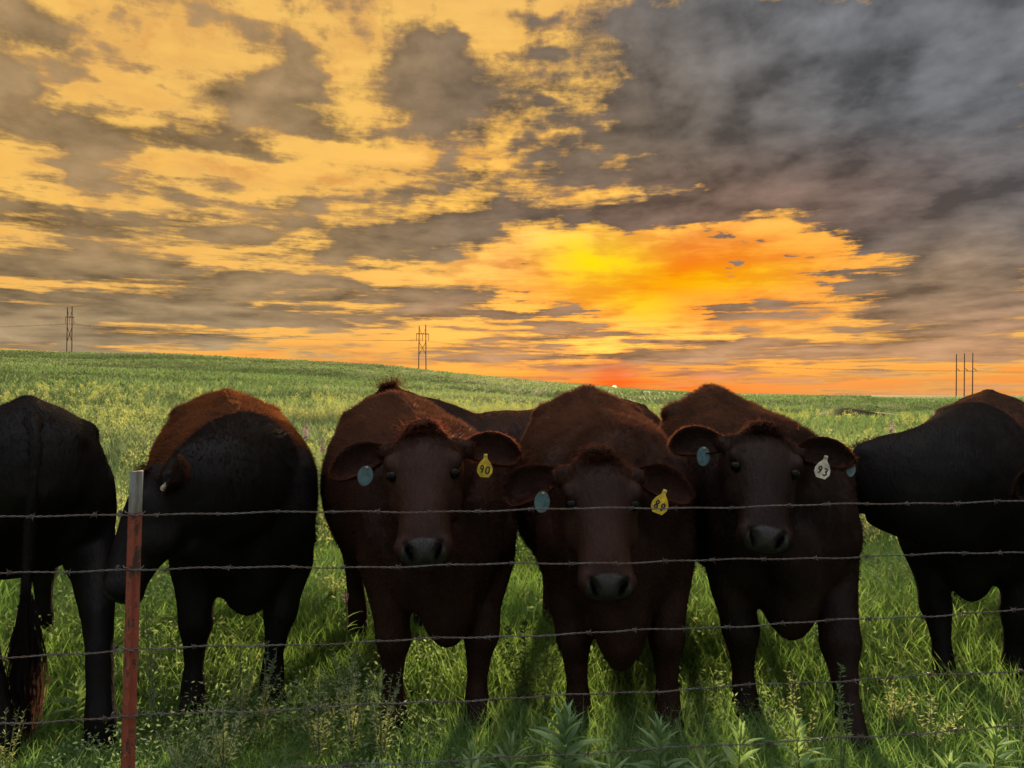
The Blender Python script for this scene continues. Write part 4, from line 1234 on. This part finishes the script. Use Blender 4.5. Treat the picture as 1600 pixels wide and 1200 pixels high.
def leafy(px, top_y, depth, label, group=None, leaves=24, size=0.085, lean=(0, 0), seed=1, name='leafy_weed', stemH=None):
    r = random.Random(seed)
    top = at(px, top_y, depth); x, y = top.x, top.y
    zb = gz(x, y); H = top.z - zb
    root = empty(name, (x, y, zb)); tag(root, label, 'weed', group)
    ax = lambda t: Vector((lean[0] * (t * t - 1), lean[1] * (t * t - 1), (H - 0.05) * t))
    V, F = tube_mesh([ax(t) for t in np.linspace(-.05, 1, 9)], np.linspace(.0045, .0020, 9), 6)
    mesh_np('stem', V, [F], STEM_G, root, smooth=True)
    for i in range(leaves):
        t = 0.18 + 0.82 * (i / (leaves - 1)) ** 0.85
        me = LEAVES[r.randrange(3)]
        o = bpy.data.objects.new('leaf', me); COL.objects.link(o); o.parent = root
        L = size * (1.15 - 0.65 * max(0, (t - .55) / .45)) * r.uniform(.8, 1.15)
        el = math.radians(18 + 58 * max(0, (t - .45) / .55) + r.uniform(-12, 12))
        az = i * 2.399 + r.uniform(-.3, .3)
        o.matrix_local = Matrix.Translation(ax(t)) @ Matrix.Rotation(az, 4, 'Z') @ Matrix.Rotation(-el, 4, 'Y') @ Matrix.Rotation(r.uniform(-.4, .4), 4, 'X') @ Matrix.Scale(L, 4)
    return root

def feathery(px, top_y, depth, label, group=None, branches=9, spread=0.10, leaf=0.028, mat=LEAF_S, dens=1.0, seed=1, lean=0.0, name='feathery_weed', base_z=None, lw=0.2):
    """thin branching stems set with many small narrow leaves"""
    r = np.random.default_rng(seed)
    top = at(px, top_y, depth); x, y = top.x, top.y
    zb = gz(x, y); H = top.z - zb
    root = empty(name, (x, y, zb)); tag(root, label, 'weed', group)
    LV = []; LF = []; k = 0
    for b in range(branches):
        hb = H * (1.0 if b == 0 else r.uniform(.55, .98)); az = r.random() * 6.28; sp = 0 if b == 0 else spread * r.uniform(.4, 1.0)
        pts = []
        for t in np.linspace(-.05, 1, 10):
            pts.append(np.array([math.cos(az) * sp * t ** 1.5 + lean * (t * t - 1 if b == 0 else t * t - 1), math.sin(az) * sp * t ** 1.5, hb * t]) + r.normal(0, .002, 3))
        V, F = tube_mesh(np.array(pts), np.linspace(.0026, .0010, 10), 5)
        mesh_np('stem', V, [F], STEM_G, root, smooth=True)
        m = int(dens * hb / 0.0075)
        for i in range(m):
            t = 0.22 + 0.78 * r.random() ** 0.75
            q = np.array(pts); f = t * 9; j = min(8, int(f)); p = q[j] * (1 - (f - j)) + q[j + 1] * (f - j)
            a2 = r.random() * 6.28; e2 = r.uniform(.1, 1.1); L = leaf * r.uniform(.6, 1.25) * (1.1 - .35 * t)
            d = np.array([math.cos(a2) * math.cos(e2), math.sin(a2) * math.cos(e2), math.sin(e2)])
            s = np.cross(d, r.normal(0, 1, 3)); s /= np.linalg.norm(s) + 1e-9; s *= L * lw / 2
            LV += [p, p + d * L * .5 + s, p + d * L * 1.0 + np.array([0, 0, -.12 * L]), p + d * L * .5 - s]
            LF.append((k, k + 1, k + 2, k + 3)); k += 4
    tag(mesh_np('foliage', np.array(LV), LF, mat, root), kind='stuff')
    return root

def lupine(px, top_y, depth, label, seed=1, spike=0.22, group='purple lupines in the field'):
    r = np.random.default_rng(seed)
    top = at(px, top_y, depth); x, y = top.x, top.y
    zb = gz(x, y); H = max(0.35, top.z - zb)
    root = empty('lupine', (x, y, zb)); tag(root, label, 'flower', group)
    V, F = tube_mesh(np.array([(0, 0, -.05), (.01, 0, H * .5), (0, 0, H)]), .005, 5); mesh_np('stem', V, [F], STEM_G, root)
    LV = []; LF = []; k = 0
    for i in range(90):
        t = r.random(); z = H - spike * t; R = spike / .22 * (.012 + .032) * math.sin(min(1, t * 1.15) * math.pi * .8)
        a = r.random() * 6.28; c = np.array([math.cos(a) * R, math.sin(a) * R, z]); s = .013 * (.6 + .6 * t) * spike / .22
        U = np.array([-math.sin(a), math.cos(a), 0]) * s; W = np.array([math.cos(a) * .5, math.sin(a) * .5, .8]) * s
        LV += [c - U, c - W, c + U, c + W]; LF.append((k, k + 1, k + 2, k + 3)); k += 4
    tag(mesh_np('flower_spike', np.array(LV), LF, PETAL, root), kind='stuff')
    for i in range(9):
        o = bpy.data.objects.new('leaf', LEAVES[0]); COL.objects.link(o); o.parent = root
        o.matrix_local = Matrix.Translation((0, 0, H * r.uniform(.25, .6))) @ Matrix.Rotation(i * 2.4, 4, 'Z') @ Matrix.Rotation(-.5, 4, 'Y') @ Matrix.Scale(.11, 4)

def build_plants():
    g1 = 'leafy weeds along the fence'
    big = [
        (884, 1098, 2.62, 'tall leafy weed with lance-shaped leaves below the muzzle of the 89 cow', 34, .095, (.01, 0)),
        (1027, 1112, 2.62, 'leafy weed in front of the 89 cow, standing left of the 93 cow', 28, .085, (-.01, 0)),
        (797, 1140, 2.55, 'short leafy weed standing between the 90 and 89 cows', 24, .080, (0, 0)),
        (737, 1146, 2.55, 'small leafy weed at the right forefoot of the 90 cow', 20, .065, (0, 0)),
        (1155, 1122, 2.66, 'broad-leaved weed at the left forefoot of the 93 cow', 16, .085, (.01, 0)),
        (1238, 1106, 2.72, 'thin leafy weed under the brisket of the 93 cow', 20, .075, (-.02, 0)),
        (1552, 1126, 2.72, 'leafy weed at the far right below the lowest wire', 28, .080, (.015, 0)),
        (1478, 1172, 2.60, 'low leafy weed at the bottom right, left of the far-right weed', 24, .075, (0, 0)),
        (124, 1058, 3.3, 'leafy weed between the tail and hind leg of the leftmost cow', 22, .075, (0, 0)),
        (1100, 1160, 2.50, 'low leafy weed at the bottom between the 89 and 93 cows', 22, .075, (0, 0)),
        (955, 1158, 2.48, 'low leafy weed at the bottom under the 89 cow', 22, .075, (.01, 0)),
        (580, 1178, 2.45, 'low leafy weed at the bottom, left of the 90 cow', 20, .075, (0, 0)),
    ]
    for i, (px, ty, d, lb, n, sz, ln) in enumerate(big): leafy(px, ty, d, lb, g1, int(n * 1.3), sz * 1.45, ln, seed=i + 5)
    r = random.Random(4)
    for i in range(16):
        px = r.uniform(480, 1590); d = r.uniform(2.2, 2.6)
        leafy(px, r.uniform(1172, 1205), d, 'low leafy weed sprouting in the grass along the bottom edge', 'low leafy weeds along the bottom edge', 16, r.uniform(.06, .08), seed=50 + i)
    g2 = 'feathery weeds in the pasture'
    F = [
        (1311, 1036, 2.68, 'single tall wispy weed before the right foreleg of the 93 cow', 5, .045, .030, LEAF_G, 1.3, .0),
        (1236, 1042, 2.85, 'pale feathery weed leaning under the brisket of the 93 cow', 10, .13, .026, LEAF_S, .9, -.03),
        (240, 928, 3.20, 'wispy weed rising just right of the red post', 4, .05, .028, LEAF_S, .9, 0),
        (378, 984, 3.10, 'feathery weed between the forelegs of the rusty-backed cow', 7, .08, .026, LEAF_S, .9, 0),
        (422, 1000, 3.15, 'curving wispy weed at the right foreleg of the rusty-backed cow', 7, .08, .026, LEAF_S, .9, .03),
        (352, 1095, 2.85, 'pale sage weed in the grass right of the red post', 14, .14, .030, LEAF_S, 1.1, 0),
        (300, 1128, 2.70, 'pale sage weed low in the grass at the foot of the red post', 12, .12, .028, LEAF_S, 1.0, 0),
        (552, 1012, 3.00, 'bushy feathery weed at the left foreleg of the 90 cow', 16, .16, .026, LEAF_S, 1.2, 0),
        (598, 1046, 2.90, 'feathery weed leaning on the left shin of the 90 cow', 10, .10, .028, LEAF_S, 1.0, 0),
        (500, 1050, 2.95, 'feathery weed left of the 90 cow beside the bushy one', 12, .14, .026, LEAF_S, 1.1, 0),
        (820, 972, 3.35, 'dark fine-leaved weed in the gap between the 90 and 89 cows', 14, .15, .045, LEAF_D, .8, 0),
        (850, 1000, 3.25, 'dark fine-leaved weed at the left foreleg of the 89 cow', 10, .10, .042, LEAF_D, .8, 0),
        (1112, 1020, 3.75, 'fine dark weed in the gap between the 89 and 93 cows', 9, .09, .026, LEAF_D, .9, 0),
        (1395, 1050, 3.20, 'feathery weed in the grass right of the 93 cow', 14, .16, .026, LEAF_S, 1.0, 0),
        (1450, 1085, 3.00, 'feathery weed at the feet of the cow at the right', 12, .14, .026, LEAF_S, 1.0, 0),
        (1592, 1075, 2.95, 'feathery weed at the right edge under the second-lowest wire', 10, .12, .026, LEAF_S, .9, 0),
        (14, 1105, 2.75, 'feathery weed at the left edge before the hind leg', 12, .10, .024, LEAF_S, 1.1, 0),
        (450, 1168, 2.45, 'low pale feathery weed at the bottom, left of the 90 cow', 12, .10, .026, LEAF_G, 1.1, 0),
        (520, 880, 5.2, 'loose feathery weed in the gap left of the 90 cow', 12, .22, .040, LEAF_S, .9, 0),
        (1392, 880, 5.6, 'loose feathery weed in the gap right of the 93 cow', 12, .22, .040, LEAF_S, .9, 0),
    ]
    for i, (px, ty, d, lb, nb, sp, lf, mt, dn, ln) in enumerate(F):
        feathery(px, ty, d, lb, g2, nb, sp, lf, mt, dn, seed=i + 20, lean=ln)
    lupine(505, 684, 11.0, 'purple lupine leaning nearest the 90 cow in the field', 1)
    lupine(478, 660, 12.0, 'tallest of the purple lupines between the two left cows', 2, .26)
    lupine(457, 665, 12.5, 'pale lupine left of the tallest lupine, by the rusty-backed cow', 3)
    lupine(1393, 655, 13.0, 'pale lupine standing alone behind the neck of the cow at the right', 4, .24)
    lupine(541, 932, 4.3, 'small lupine low in the grass left of the 90 cow', 5, .08)
build_plants()

def build_field_weeds():
    """pale, seedy forbs in the middle distance: one uncountable mass"""
    r = np.random.default_rng(77)
    n = 5200
    d = 6.5 * np.exp(r.random(n) * math.log(60 / 6.5)); a = (r.random(n) * 2 - 1) * .8
    x, y = d * np.sin(a), d * np.cos(a)
    patch = vnoise(x * .22 + 5, y * .22 + 2, 41)
    keep = (patch > 0.42) & (((x - 26) / 4.5) ** 2 + ((y - 53) / 5.0) ** 2 > 1)
    x, y, d, patch = x[keep], y[keep], d[keep], patch[keep]; n = len(x)
    z = ground_z(x, y)
    H = (0.28 + 0.42 * r.random(n)) * (0.6 + 0.7 * patch)
    m = 46
    t = r.random((n, m)) ** .6
    R = .11 * (1.1 - .6 * t) * np.sqrt(r.random((n, m))) * (0.7 + .05 * np.minimum(d, 20))[:, None]; A = r.random((n, m)) * 6.28
    P = np.stack([x[:, None] + R * np.cos(A), y[:, None] + R * np.sin(A), z[:, None] + H[:, None] * t], -1).reshape(-1, 3)
    k = len(P); s = (np.repeat(.012 + .0010 * np.minimum(d, 40), m) * (.6 + .7 * r.random(k)))[:, None]
    D = r.normal(0, 1, (k, 3)); D[:, 2] = np.abs(D[:, 2]) + .6; D /= np.linalg.norm(D, axis=1)[:, None]
    S = np.cross(D, r.normal(0, 1, (k, 3))); S /= np.linalg.norm(S, axis=1)[:, None]
    V = np.stack([P - S * s * .3, P + S * s * .3, P + D * s * 1.6], 1).reshape(-1, 3)
    T = np.arange(3 * k).reshape(-1, 3)
    o = mesh_np('field_weeds', V, [T], PALE_W)
    tag(o, 'pale seedy weeds thick across the middle of the pasture', 'weeds', kind='stuff')
build_field_weeds()
